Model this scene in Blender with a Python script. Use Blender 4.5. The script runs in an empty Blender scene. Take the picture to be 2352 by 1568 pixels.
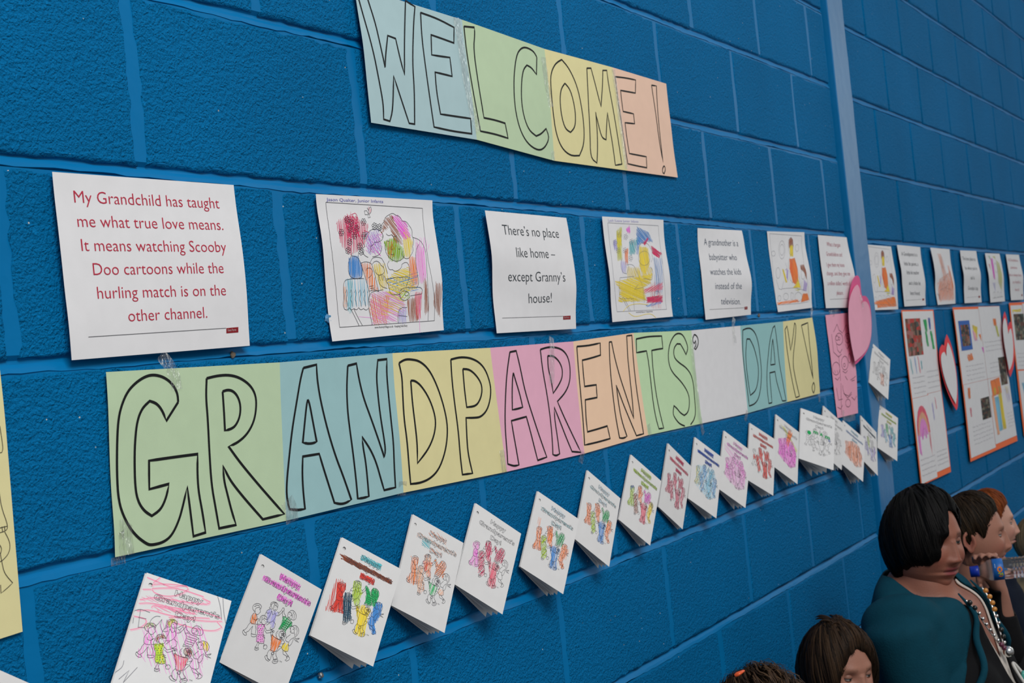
import bpy, bmesh, math, random
import numpy as np
from mathutils import Matrix, Vector

# ---------------------------------------------------------------- camera, world, lights, exposure
S = 0.225                       # one block course in metres; wall units (u, v) are courses
Z0 = 1.94                       # height of bed joint 0 above the floor
W, H, F = 2352.0, 1568.0, 3138.1
CU = (-5.3369, -1.2219, 5.3626)  # camera in wall units: along, up, out of the wall
RX, RY, RZ = 0.1863, -1.0241, -0.2000


def _rot():
    cx, sx, cy, sy, cz, sz = (math.cos(RX), math.sin(RX), math.cos(RY), math.sin(RY), math.cos(RZ), math.sin(RZ))
    return (np.array([[cz, -sz, 0], [sz, cz, 0], [0, 0, 1]]) @ np.array([[cy, 0, sy], [0, 1, 0], [-sy, 0, cy]])
            @ np.array([[1, 0, 0], [0, cx, -sx], [0, sx, cx]]))


RU = _rot()
TOW = np.array([[1, 0, 0], [0, 0, -1], [0, 1, 0]], float)      # wall axes -> world axes
RW = TOW @ RU
CAM = np.array([CU[0] * S, -CU[2] * S, CU[1] * S + Z0])

sc = bpy.context.scene
COL = sc.collection
cam_data = bpy.data.cameras.new('camera')
cam = bpy.data.objects.new('camera', cam_data)
COL.objects.link(cam)
M = Matrix(RW.tolist()).to_4x4()
M.translation = Vector(CAM)
cam.matrix_world = M
cam_data.sensor_width = 36
cam_data.lens = 36 * F / W
cam_data.clip_start = 0.05
cam_data.clip_end = 100
cam_data.dof.use_dof = True
cam_data.dof.focus_distance = 1.85
cam_data.dof.aperture_fstop = 15
sc.camera = cam

world = bpy.data.worlds.new('hall_air')
sc.world = world
world.use_nodes = True
wn = world.node_tree
wn.nodes['Background'].inputs[0].default_value = (0.90, 0.94, 1.0, 1)
wn.nodes['Background'].inputs[1].default_value = 0.31


def area(name, loc, target, size, size_y, power, color):
    l = bpy.data.lights.new(name, 'AREA')
    l.shape = 'RECTANGLE'
    l.size, l.size_y, l.energy, l.color = size, size_y, power, color
    o = bpy.data.objects.new(name, l)
    COL.objects.link(o)
    o.location = loc
    o.rotation_euler = (Vector(target) - Vector(loc)).to_track_quat('-Z', 'Y').to_euler()
    return o


# roof lights of the hall, high above the wall
area('roof_light', (-1.2, -3.9, 5.6), (0.2, 0.0, 1.8), 3.6, 2.0, 245, (1.0, 0.985, 0.965))
# tall window in the far end wall of the hall
area('end_window', (10.4, -4.8, 3.5), (1.5, 0.0, 2.0), 4.2, 2.4, 44, (0.97, 1.0, 0.90))
area('roof_light', (8.0, -3.5, 6.8), (5.0, 0.0, 2.6), 4.0, 1.5, 48, (0.86, 0.94, 1.0))

sc.view_settings.view_transform = 'Standard'
sc.view_settings.look = 'None'
sc.view_settings.gamma = 1
sc.view_settings.use_curve_mapping = False
sc.view_settings.exposure = 0.0


# ---------------------------------------------------------------- helpers
def ray(px, py):
    d = np.array([(px - W / 2) / F, -(py - H / 2) / F, -1.0])
    return RW @ d


def at_y(px, py, y=0.0):
    """world point of a pixel on the plane y (the wall face is y = 0, the room is y < 0)"""
    d = ray(px, py)
    return CAM + d * ((y - CAM[1]) / d[1])


def at_depth(px, py, z):
    return CAM + ray(px, py) * z


def srgb(r, g, b, k=1.0):
    f = lambda c: (c / 12.92 if c <= 0.04045 else ((c + 0.055) / 1.055) ** 2.4)
    return tuple(min(1.0, f(c / 255.0) * k) for c in (r, g, b))


def tag(o, label=None, cat=None, group=None, kind=None):
    if label: o['label'] = label
    if cat: o['category'] = cat
    if group: o['group'] = group
    if kind: o['kind'] = kind
    return o


def mesh_obj(name, verts, faces, mat=None, parent=None, smooth=False, colors=None):
    me = bpy.data.meshes.new(name)
    me.from_pydata([tuple(map(float, v)) for v in verts], [], faces)
    if colors is not None:
        a = me.color_attributes.new('Col', 'FLOAT_COLOR', 'POINT')
        arr = np.ones((len(verts), 4), np.float32)
        arr[:, :3] = np.array(colors, np.float32)
        a.data.foreach_set('color', arr.ravel())
    if smooth:
        me.polygons.foreach_set('use_smooth', [True] * len(me.polygons))
    me.update()
    o = bpy.data.objects.new(name, me)
    COL.objects.link(o)
    if mat: me.materials.append(mat)
    if parent: o.parent = parent
    return o


def empty(name, loc, parent=None):
    o = bpy.data.objects.new(name, None)
    o.empty_display_size = 0.05
    COL.objects.link(o)
    o.location = loc
    if parent: o.parent = parent
    return o


# ---------------------------------------------------------------- materials
def new_mat(name):
    m = bpy.data.materials.new(name)
    m.use_nodes = True
    nt = m.node_tree
    return m, nt, nt.nodes['Principled BSDF']


def N(nt, typ, **kw):
    n = nt.nodes.new(typ)
    for k, v in kw.items():
        if hasattr(n, k):
            setattr(n, k, v)
        else:
            n.inputs[k.replace('_', ' ')].default_value = v
    return n


def objcoord(nt):
    return N(nt, 'ShaderNodeTexCoord').outputs['Object']


def geocoord(nt):
    return N(nt, 'ShaderNodeNewGeometry').outputs['Position']


def ramp(nt, fac, stops):
    r = N(nt, 'ShaderNodeValToRGB')
    e = r.color_ramp.elements
    while len(e) < len(stops): e.new(0.5)
    for el, (p, c) in zip(e, stops):
        el.position = p
        el.color = (*c, 1) if len(c) == 3 else c
    nt.links.new(fac, r.inputs[0])
    return r.outputs[0]


BLUE = (0.0003, 0.173, 0.428)


def wall_paint(name, rough_bump, chips=True):
    m, nt, b = new_mat(name)
    pos = geocoord(nt)
    L = nt.links.new
    n1 = N(nt, 'ShaderNodeTexNoise', Scale=2.2, Detail=3.0)
    L(pos, n1.inputs['Vector'])
    c = ramp(nt, n1.outputs[0], [(0.3, tuple(x * 0.90 * (1 if rough_bump else 0.99) for x in BLUE)), (0.7, tuple(x * 1.07 * (1 if rough_bump else 0.99) for x in BLUE))])
    if chips:
        # small chips where the paint is gone and pale aggregate shows
        v = N(nt, 'ShaderNodeTexVoronoi', Scale=46.0)
        L(pos, v.inputs['Vector'])
        ng = N(nt, 'ShaderNodeTexNoise', Scale=3.1, Detail=1.0)
        L(pos, ng.inputs['Vector'])
        d = N(nt, 'ShaderNodeMath', operation='LESS_THAN')
        L(v.outputs['Distance'], d.inputs[0]); d.inputs[1].default_value = 0.055
        w = N(nt, 'ShaderNodeSeparateColor')
        L(v.outputs['Color'], w.inputs[0])
        g = N(nt, 'ShaderNodeMath', operation='GREATER_THAN')
        L(w.outputs[0], g.inputs[0]); g.inputs[1].default_value = 0.74
        mu = N(nt, 'ShaderNodeMath', operation='MULTIPLY')
        L(d.outputs[0], mu.inputs[0]); L(g.outputs[0], mu.inputs[1])
        mx = N(nt, 'ShaderNodeMix', data_type='RGBA')
        L(mu.outputs[0], mx.inputs[0]); L(c, mx.inputs[6]); mx.inputs[7].default_value = (0.55, 0.6, 0.6, 1)
        c = mx.outputs[2]
    L(c, b.inputs['Base Color'])
    b.inputs['Roughness'].default_value = 0.62
    b.inputs['Specular IOR Level'].default_value = 0.05
    if rough_bump:
        wn_ = N(nt, 'ShaderNodeTexNoise', Scale=90.0, Detail=2.0)
        L(pos, wn_.inputs['Vector'])
        mixv = N(nt, 'ShaderNodeMix', data_type='RGBA', blend_type='LINEAR_LIGHT')
        mixv.inputs[0].default_value = 0.006
        L(pos, mixv.inputs[6]); L(wn_.outputs['Color'], mixv.inputs[7])
        vo = N(nt, 'ShaderNodeTexVoronoi', feature='SMOOTH_F1', Scale=235.0)
        vo.inputs['Smoothness'].default_value = 0.35
        L(mixv.outputs[2], vo.inputs['Vector'])
        grain = ramp(nt, vo.outputs['Distance'], [(0.10, (1, 1, 1)), (0.75, (0, 0, 0))])
        a = N(nt, 'ShaderNodeTexNoise', Scale=105.0, Detail=5.0, Roughness=0.72)
        L(pos, a.inputs['Vector'])
        ar = ramp(nt, a.outputs[0], [(0.32, (0, 0, 0)), (0.62, (1, 1, 1))])
        mul = N(nt, 'ShaderNodeMath', operation='MULTIPLY_ADD')
        L(ar, mul.inputs[0]); mul.inputs[1].default_value = 1.3; L(grain, mul.inputs[2])
        bp = N(nt, 'ShaderNodeBump', Strength=0.9, Distance=0.0020)
        L(mul.outputs[0], bp.inputs['Height'])
        L(bp.outputs[0], b.inputs['Normal'])
    else:
        a = N(nt, 'ShaderNodeTexNoise', Scale=22.0, Detail=3.0, Roughness=0.5)
        L(pos, a.inputs['Vector'])
        bp = N(nt, 'ShaderNodeBump', Strength=0.35, Distance=0.004)
        L(a.outputs[0], bp.inputs['Height'])
        L(bp.outputs[0], b.inputs['Normal'])
        b.inputs['Roughness'].default_value = 0.42
        b.inputs['Specular IOR Level'].default_value = 0.11
    return m


M_BLOCK = wall_paint('painted_block', True)
M_MORTAR = wall_paint('painted_mortar', False, False)
M_STEEL = wall_paint('painted_steel', False, False)
M_STEEL.node_tree.nodes['Principled BSDF'].inputs['Specular IOR Level'].default_value = 0.5
M_STEEL.node_tree.nodes['Principled BSDF'].inputs['Roughness'].default_value = 0.33


def simple(name, color, rough=0.7, spec=0.3, bump=None, metal=0.0, vary=0.0):
    m, nt, b = new_mat(name)
    L = nt.links.new
    b.inputs['Base Color'].default_value = (*color, 1)
    b.inputs['Roughness'].default_value = rough
    b.inputs['Specular IOR Level'].default_value = spec
    b.inputs['Metallic'].default_value = metal
    if vary:
        n = N(nt, 'ShaderNodeTexNoise', Scale=40.0, Detail=4.0)
        L(objcoord(nt), n.inputs['Vector'])
        L(ramp(nt, n.outputs[0], [(0.3, tuple(c * (1 - vary) for c in color)), (0.7, tuple(min(1, c * (1 + vary)) for c in color))]),
          b.inputs['Base Color'])
    if bump:
        n = N(nt, 'ShaderNodeTexNoise', Scale=bump[0], Detail=4.0)
        L(objcoord(nt), n.inputs['Vector'])
        bp = N(nt, 'ShaderNodeBump', Strength=bump[2] if len(bump) > 2 else 0.5, Distance=bump[1])
        L(n.outputs[0], bp.inputs['Height'])
        L(bp.outputs[0], b.inputs['Normal'])
    return m


def paper(name, rgb, k=1.36):
    m = simple(name, srgb(*rgb, k), 0.75, 0.22, bump=(900, 0.0002, 0.35), vary=0.02)
    return m


P_WHITE = paper('white_paper', (203, 202, 203), 1.38)
P_GREEN = paper('green_paper', (166, 185, 153), 1.42)
P_BLUE = paper('blue_paper', (152, 176, 179), 1.42)
P_YELLOW = paper('yellow_paper', (200, 192, 143), 1.42)
P_PEACH = paper('peach_paper', (204, 172, 152), 1.5)
P_BLUE2 = paper('deeper_blue_paper', (136, 170, 172), 1.45)
P_PINK = paper('pink_paper', (200, 150, 169), 1.55)
P_PEACH2 = paper('warm_peach_paper', (206, 174, 147), 1.6)
P_GREEN2 = paper('pale_green_paper', (164, 188, 150), 1.6)
P_BLUE3 = paper('teal_blue_paper', (122, 160, 160), 1.7)
P_CARD = paper('card_paper', (203, 202, 201), 1.30)
P_MAGENTA = paper('deep_pink_paper', (200, 85, 130))
P_ROSE = paper('rose_paper', (214, 152, 172))
P_RED = paper('red_paper', (214, 66, 72))
P_ORANGE = paper('orange_paper', (222, 105, 62))

INK, nt_, b_ = new_mat('marks_on_paper')
att = N(nt_, 'ShaderNodeAttribute', attribute_name='Col')
nt_.links.new(att.outputs['Color'], b_.inputs['Base Color'])
b_.inputs['Roughness'].default_value = 0.6
b_.inputs['Specular IOR Level'].default_value = 0.2


def tape_material():
    m = bpy.data.materials.new('clear_tape')
    m.use_nodes = True
    nt = m.node_tree
    nt.nodes.clear()
    L = nt.links.new
    out = N(nt, 'ShaderNodeOutputMaterial')
    tr = N(nt, 'ShaderNodeBsdfTransparent', Color=(0.965, 0.965, 0.955, 1))
    gl = N(nt, 'ShaderNodeBsdfGlossy', Color=(1, 1, 1, 1), Roughness=0.16)
    n = N(nt, 'ShaderNodeTexNoise', Scale=60.0, Detail=3.0)
    mp = N(nt, 'ShaderNodeMapping')
    mp.inputs['Scale'].default_value = (1.6, 1, 0.35)
    L(geocoord(nt), mp.inputs['Vector'])
    L(mp.outputs[0], n.inputs['Vector'])
    bp = N(nt, 'ShaderNodeBump', Strength=1.0, Distance=0.012)
    L(n.outputs[0], bp.inputs['Height'])
    L(bp.outputs[0], gl.inputs['Normal'])
    fr = N(nt, 'ShaderNodeFresnel', IOR=1.5)
    L(bp.outputs[0], fr.inputs['Normal'])
    mx = N(nt, 'ShaderNodeMixShader')
    ad = N(nt, 'ShaderNodeMath', operation='MULTIPLY_ADD')
    L(fr.outputs[0], ad.inputs[0]); ad.inputs[1].default_value = 1.0; ad.inputs[2].default_value = 0.02
    mn = N(nt, 'ShaderNodeMath', operation='MINIMUM'); L(ad.outputs[0], mn.inputs[0]); mn.inputs[1].default_value = 0.34
    L(mn.outputs[0], mx.inputs[0]); L(tr.outputs[0], mx.inputs[1]); L(gl.outputs[0], mx.inputs[2])
    L(mx.outputs[0], out.inputs[0])
    return m


TAPE = tape_material()

# ---------------------------------------------------------------- the walls
rng = random.Random(4)
VB, VT = -Z0 / S, 9             # floor and top of wall in courses


def wall_section(name, u0, u1, dv, y, joints, head=0.0014):
    """joints(row) -> list of u of the head joints. The section's own mesh is the mortar; every block is a part."""
    rows = list(range(-9, VT))
    verts, faces = [], []

    def quad(x0, z0, y0, x1, z1, y1):
        i = len(verts)
        verts.extend([(x0, y0, z0), (x1, y0, z0), (x1, y1, z1), (x0, y1, z1)])
        faces.append((i, i + 1, i + 2, i + 3))

    X0, X1 = u0 * S, u1 * S
    prof = [(-0.0094, 0.0040), (-0.0070, 0.0002), (-0.0018, 0.0024), (0.0026, 0.0052), (0.0046, 0.0058), (0.0064, 0.0058)]
    for r in rows:
        zb = (r + dv) * S + Z0
        zt = zb + S
        zb0 = max(zb, 0.0)
        if zb >= 0:
            n = max(2, int((X1 - X0) / 0.018)) if u0 < 0 else max(2, int((X1 - X0) / 0.05))
            base_i = len(verts)
            ph_ = [rng.uniform(0, 6.28) for _ in range(4)]
            for k in range(n + 1):
                x = X0 + (X1 - X0) * k / n
                wv = 0.0012 * math.sin(7 * x + ph_[0]) + 0.0008 * math.sin(23 * x + ph_[1]) + rng.uniform(-0.0011, 0.0011)
                for q, (a, da) in enumerate(prof):
                    w_ = 1.0 if q < 2 else (0.4 if q < 4 else 0.0)
                    verts.append((x, y + da + 0.0004 * math.sin(31 * x + ph_[2] + q) * (q < 4), zb + a + wv * w_))
            m_ = len(prof)
            for k in range(n):
                for q in range(m_ - 1):
                    a = base_i + k * m_ + q
                    faces.append((a, a + m_, a + m_ + 1, a + 1))
            quad(X0, zb + prof[-1][0], y + 0.0058, X1, zb + 0.0120, y + head)
            zb0 = zb + 0.0120
        quad(X0, zb0, y + head, X1, zt - 0.0076, y + head)
    # the body behind
    i = len(verts)
    zt = (VT + dv) * S + Z0
    for yy in (y + 0.010, y + 0.14):
        verts.extend([(X0, yy, 0), (X1, yy, 0), (X1, yy, zt), (X0, yy, zt)])
    faces.extend([(i, i + 1, i + 2, i + 3), (i + 7, i + 6, i + 5, i + 4), (i, i + 3, i + 7, i + 4), (i + 1, i + 5, i + 6, i + 2),
                  (i + 3, i + 2, i + 6, i + 7), (i, i + 4, i + 5, i + 1)])
    wall = mesh_obj(name, verts, faces, M_MORTAR)
    tag(wall, kind='structure')

    def block_mesh(w, h, nx, nz, seed):
        rr = random.Random(seed)
        hw, hh = w / 2, h / 2
        loop = []
        for k in range(nx): loop.append((-hw + w * k / nx, -hh, 0, -1))
        for k in range(nz): loop.append((hw, -hh + h * k / nz, 1, 0))
        for k in range(nx): loop.append((hw - w * k / nx, hh, 0, 1))
        for k in range(nz): loop.append((-hw, hh - h * k / nz, -1, 0))
        n = len(loop)
        v = []
        for x, z, ax, az in loop:                       # rim, tucked into the mortar
            j = rr.uniform(-0.0006, 0.0012)
            v.append((x + ax * j, 0.0095, z + az * j))
        for x, z, ax, az in loop:                       # ragged arris
            j = rr.uniform(0.0004, 0.0036)
            cx = -math.copysign(j, x) if abs(abs(x) - hw) < 1e-6 else 0
            cz = -math.copysign(j, z) if abs(abs(z) - hh) < 1e-6 else 0
            v.append((x + cx, 0.0024, z + cz))
        for x, z, ax, az in loop:                       # face
            j = rr.uniform(0.0036, 0.0100)
            cx = -math.copysign(j, x) if abs(abs(x) - hw) < 1e-6 else 0
            cz = -math.copysign(j, z) if abs(abs(z) - hh) < 1e-6 else 0
            v.append((x + cx, rr.uniform(-0.0006, 0.0004), z + cz))
        f = []
        for q in (0, 1):
            for k in range(n):
                a, b = q * n + k, q * n + (k + 1) % n
                f.append((a, b, b + n, a + n))
        f.append(tuple(range(2 * n, 3 * n)))
        me = bpy.data.meshes.new('block')
        me.from_pydata(v, [], f)
        me.polygons.foreach_set('use_smooth', [True] * (2 * n) + [False])
        me.materials.append(M_BLOCK)
        me.update()
        return me

    cache = {}
    for r in rows:
        js = [j for j in joints(r) if u0 + 0.08 < j < u1 - 0.08]
        edges = [u0 - 0.02] + js + [u1 + 0.02]
        zb = (r + dv) * S + Z0
        zt = zb + S - 0.0058
        zb = max(zb + 0.0058, 0.0)
        if zt <= 0.01: continue
        for a, b in zip(edges[:-1], edges[1:]):
            xa, xb = a * S + 0.0048, b * S - 0.0048
            near = (a < 7 and r > -5)
            w, h = xb - xa, zt - zb
            key = (round(w, 3), round(h, 3), near, rng.randrange(3))
            if key not in cache:
                cache[key] = block_mesh(w, h, 26 if near else 6, 13 if near else 3, rng.random())
            o = bpy.data.objects.new('block', cache[key])
            COL.objects.link(o)
            o.parent = wall
            o.location = ((xa + xb) / 2, y + rng.uniform(-0.0005, 0.0008), (zb + zt) / 2)
    return wall


ADJ = {(-3, -1): -1.01, (-1, -1): -0.95, (-1, 1): 1.10, (-3, 1): 1.09, (-1, 3): 3.10, (0, 12): 11.92, (2, 12): 11.92, (1, 7): 7.04}


def joints_left(r):
    odd = r % 2
    out = []
    for k in range(-6 + odd, 13, 2):
        out.append(ADJ.get((r, k), k + (0.065 if odd else 0.0) + rng.uniform(-0.012, 0.012)))
    return out


def joints_right(r):
    start = 14.615 if r % 2 else 13.466
    return [start + 2 * k + rng.uniform(-0.015, 0.015) for k in range(0, 20)]


wall_left = wall_section('wall_left', -5.0, 12.62, 0.0, 0.0, joints_left)
wall_right = wall_section('wall_right', 13.36, 45.0, -0.066, -0.005, joints_right, 0.0070)

# smooth painted steel strip between the two stretches of blockwork
v, f = [], []
zs = np.linspace(0, VT * S + Z0, 60)
rs = random.Random(8)
for z in zs:
    j = rs.uniform(-0.003, 0.004)
    l = rs.uniform(-0.0008, 0.0008)
    v.extend([(12.70 * S + l, 0.05, z), (12.715 * S + l, -0.0105, z), (12.735 * S + l, -0.0125, z), (13.42 * S + j, -0.0125, z), (13.45 * S + j, -0.006, z), (13.47 * S, 0.05, z)])
for k in range(len(zs) - 1):
    for q in range(5):
        a = k * 6 + q
        f.append((a, a + 1, a + 7, a + 6))
f += [(0, 5, 4, 3, 2, 1), tuple(len(v) - 6 + q for q in range(6))]
trim = mesh_obj('trim_1', v, f, M_STEEL)
tag(trim, kind='structure')

# floor of the hall
M_FLOOR = simple('hall_floor', (0.11, 0.10, 0.09), 0.35, 0.4, vary=0.15)
fl = mesh_obj('floor', [(-3, -6, -0.05), (10.2, -6, -0.05), (10.2, 0.14, -0.05), (-3, 0.14, -0.05), (-3, -6, 0), (10.2, -6, 0), (10.2, 0.14, 0), (-3, 0.14, 0)],
              [(4, 5, 6, 7), (3, 2, 1, 0), (0, 1, 5, 4), (1, 2, 6, 5), (2, 3, 7, 6), (3, 0, 4, 7)], M_FLOOR)
tag(fl, kind='structure')


# ---------------------------------------------------------------- sheets of paper on the wall
def interp(pts, n, smooth=True):
    """resample list of (t, value) at n even t with smooth interpolation"""
    t = np.array([p[0] for p in pts]); v = np.array([p[1] for p in pts])
    tt = np.linspace(0, 1, n)
    r = np.interp(tt, t, v)
    if smooth:
        for _ in range(5):
            rr = r.copy()
            rr[1:-1] = (r[:-2] + 2 * r[1:-1] + r[2:]) / 4
            r = rr
    return r


class Sheet:
    """a sheet hung on the wall: straight true edges between its corners, bulging off the wall as its curved outline in
    the picture implies. Local coordinates (s, t): s to the right, t down, both 0..1."""
    NT = 25

    def __init__(self, left, right, base=0.003, wall_y=0.0, lo=0.0012, hi=0.024):
        self.base = base
        self.wy = wall_y
        self.amp = min(1.0, max(0.7, 0.7 + (left[0][0] - 400) / 1600 * 0.4))
        hb = [base] * 4                                   # depth at TL TR BR BL
        for _ in range(3):
            self.c = [at_y(*q, wall_y - d) for q, d in zip((left[0], right[0], right[-1], left[-1]), hb)]
            self.hl = self.profile(left, self.c[0], self.c[3], lo, hi, hb[0], hb[3])
            self.hr = self.profile(right, self.c[1], self.c[2], lo, hi, hb[1], hb[2])
            f = lambda h, k: float(np.clip(0.75 * np.mean(h[2:7] if k == 0 else h[-7:-2]) + 0.25 * base, lo, hi * 0.8))
            hb = [f(self.hl, 0), f(self.hr, 0), f(self.hr, 1), f(self.hl, 1)]

    def profile(self, edge, a, b, lo, hi, ha, hb):
        pts = [(0.0, ha)]
        for q in edge[1:-1]:
            d = ray(*q)
            # point CAM + k d with (x, z) on the line a-b
            e = (b - a)
            A = np.array([[d[0], -e[0]], [d[2], -e[2]]])
            rhs = np.array([a[0] - CAM[0], a[2] - CAM[2]])
            k, t = np.linalg.solve(A, rhs)
            y = CAM[1] + k * d[1]
            pts.append((float(np.clip(t, 0.02, 0.98)), float(np.clip(self.wy - y, lo, hi))))
        pts.append((1.0, hb))
        pts = [(t, h + (self.amp - 1) * (h - (ha + (hb - ha) * t))) for t, h in pts]
        return interp(pts, self.NT)

    def h(self, s, t):
        x = min(max(t, 0.0), 1.0) * (self.NT - 1)
        i = min(int(x), self.NT - 2)
        f = x - i
        l = self.hl[i] * (1 - f) + self.hl[i + 1] * f
        r = self.hr[i] * (1 - f) + self.hr[i + 1] * f
        return l * (1 - s) + r * s

    def p(self, s, t, lift=0.0):
        c = self.c
        q = (c[0] * (1 - s) + c[1] * s) * (1 - t) + (c[3] * (1 - s) + c[2] * s) * t
        return np.array([q[0], self.wy - self.h(s, t) - lift, q[2]])

    def inv(self, px, py):
        """(s, t) of a picture point on the sheet"""
        y = self.wy - self.base
        s = t = 0.5
        for _ in range(4):
            q = at_y(px, py, y)
            for _ in range(6):
                c = self.c
                P = (c[0] * (1 - s) + c[1] * s) * (1 - t) + (c[3] * (1 - s) + c[2] * s) * t
                ds = (c[1] - c[0]) * (1 - t) + (c[2] - c[3]) * t
                dt = (c[3] - c[0]) * (1 - s) + (c[2] - c[1]) * s
                A = np.array([[ds[0], dt[0]], [ds[2], dt[2]]])
                r = np.array([q[0] - P[0], q[2] - P[2]])
                d = np.linalg.solve(A, r)
                s += d[0]; t += d[1]
            y = self.wy - self.h(min(max(s, 0), 1), t)
        return s, t

    @property
    def w(self): return float(np.linalg.norm(self.c[1] - self.c[0]))

    @property
    def hgt(self): return float(np.linalg.norm(self.c[3] - self.c[0]))

    def build(self, name, mat, parent=None, nx=14, s0=0.0, s1=1.0):
        n = self.NT
        verts, faces = [], []
        for side in (0, 1):
            for j in range(n):
                for i in range(nx + 1):
                    verts.append(self.p(s0 + (s1 - s0) * i / nx, j / (n - 1), -0.0003 * side))
        m = (nx + 1) * n
        for j in range(n - 1):
            for i in range(nx):
                a = j * (nx + 1) + i
                faces.append((a, a + nx + 1, a + nx + 2, a + 1))
                faces.append((m + a, m + a + 1, m + a + nx + 2, m + a + nx + 1))
        rim = [i for i in range(nx + 1)] + [j * (nx + 1) + nx for j in range(1, n)] + [(n - 1) * (nx + 1) + i for i in range(nx - 1, -1, -1)] + [j * (nx + 1) for j in range(n - 2, 0, -1)]
        q = len(verts)                                    # the thin edge has vertices of its own, so the faces stay flat-lit
        verts.extend([verts[a] for a in rim] + [verts[m + a] for a in rim])
        for a in range(len(rim)):
            b = (a + 1) % len(rim)
            faces.append((q + a, q + b, q + len(rim) + b, q + len(rim) + a))
        o = mesh_obj(name, verts, faces, mat, parent)
        me = o.data
        k = 2 * nx * (n - 1)
        me.polygons.foreach_set('use_smooth', [True] * k + [False] * len(rim))
        return o


class Flat:
    """a plain rectangle surface in local metres (x right, z up, facing -y)"""
    def __init__(self, w, h):
        self.w, self.hgt = w, h

    def p(self, s, t, lift=0.0):
        return np.array([s * self.w, -lift - 0.0, -t * self.hgt])


def smooth_line(pts, closed=False, it=2, ang=62):
    pts = [np.array(p, float) for p in pts]
    if len(pts) < 3: return pts
    for _ in range(it):
        out = []
        n = len(pts)
        for i, p in enumerate(pts):
            if i in (0, n - 1):
                out.append(p); continue
            a, b = p - pts[i - 1], pts[i + 1] - p
            la, lb = np.linalg.norm(a), np.linalg.norm(b)
            if la < 1e-9 or lb < 1e-9: continue
            c = np.clip(a @ b / la / lb, -1, 1)
            if math.degrees(math.acos(c)) > ang:
                out.append(p)
            else:
                out.extend([p - a * 0.25, p + b * 0.25])
        pts = out
    return pts


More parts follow.
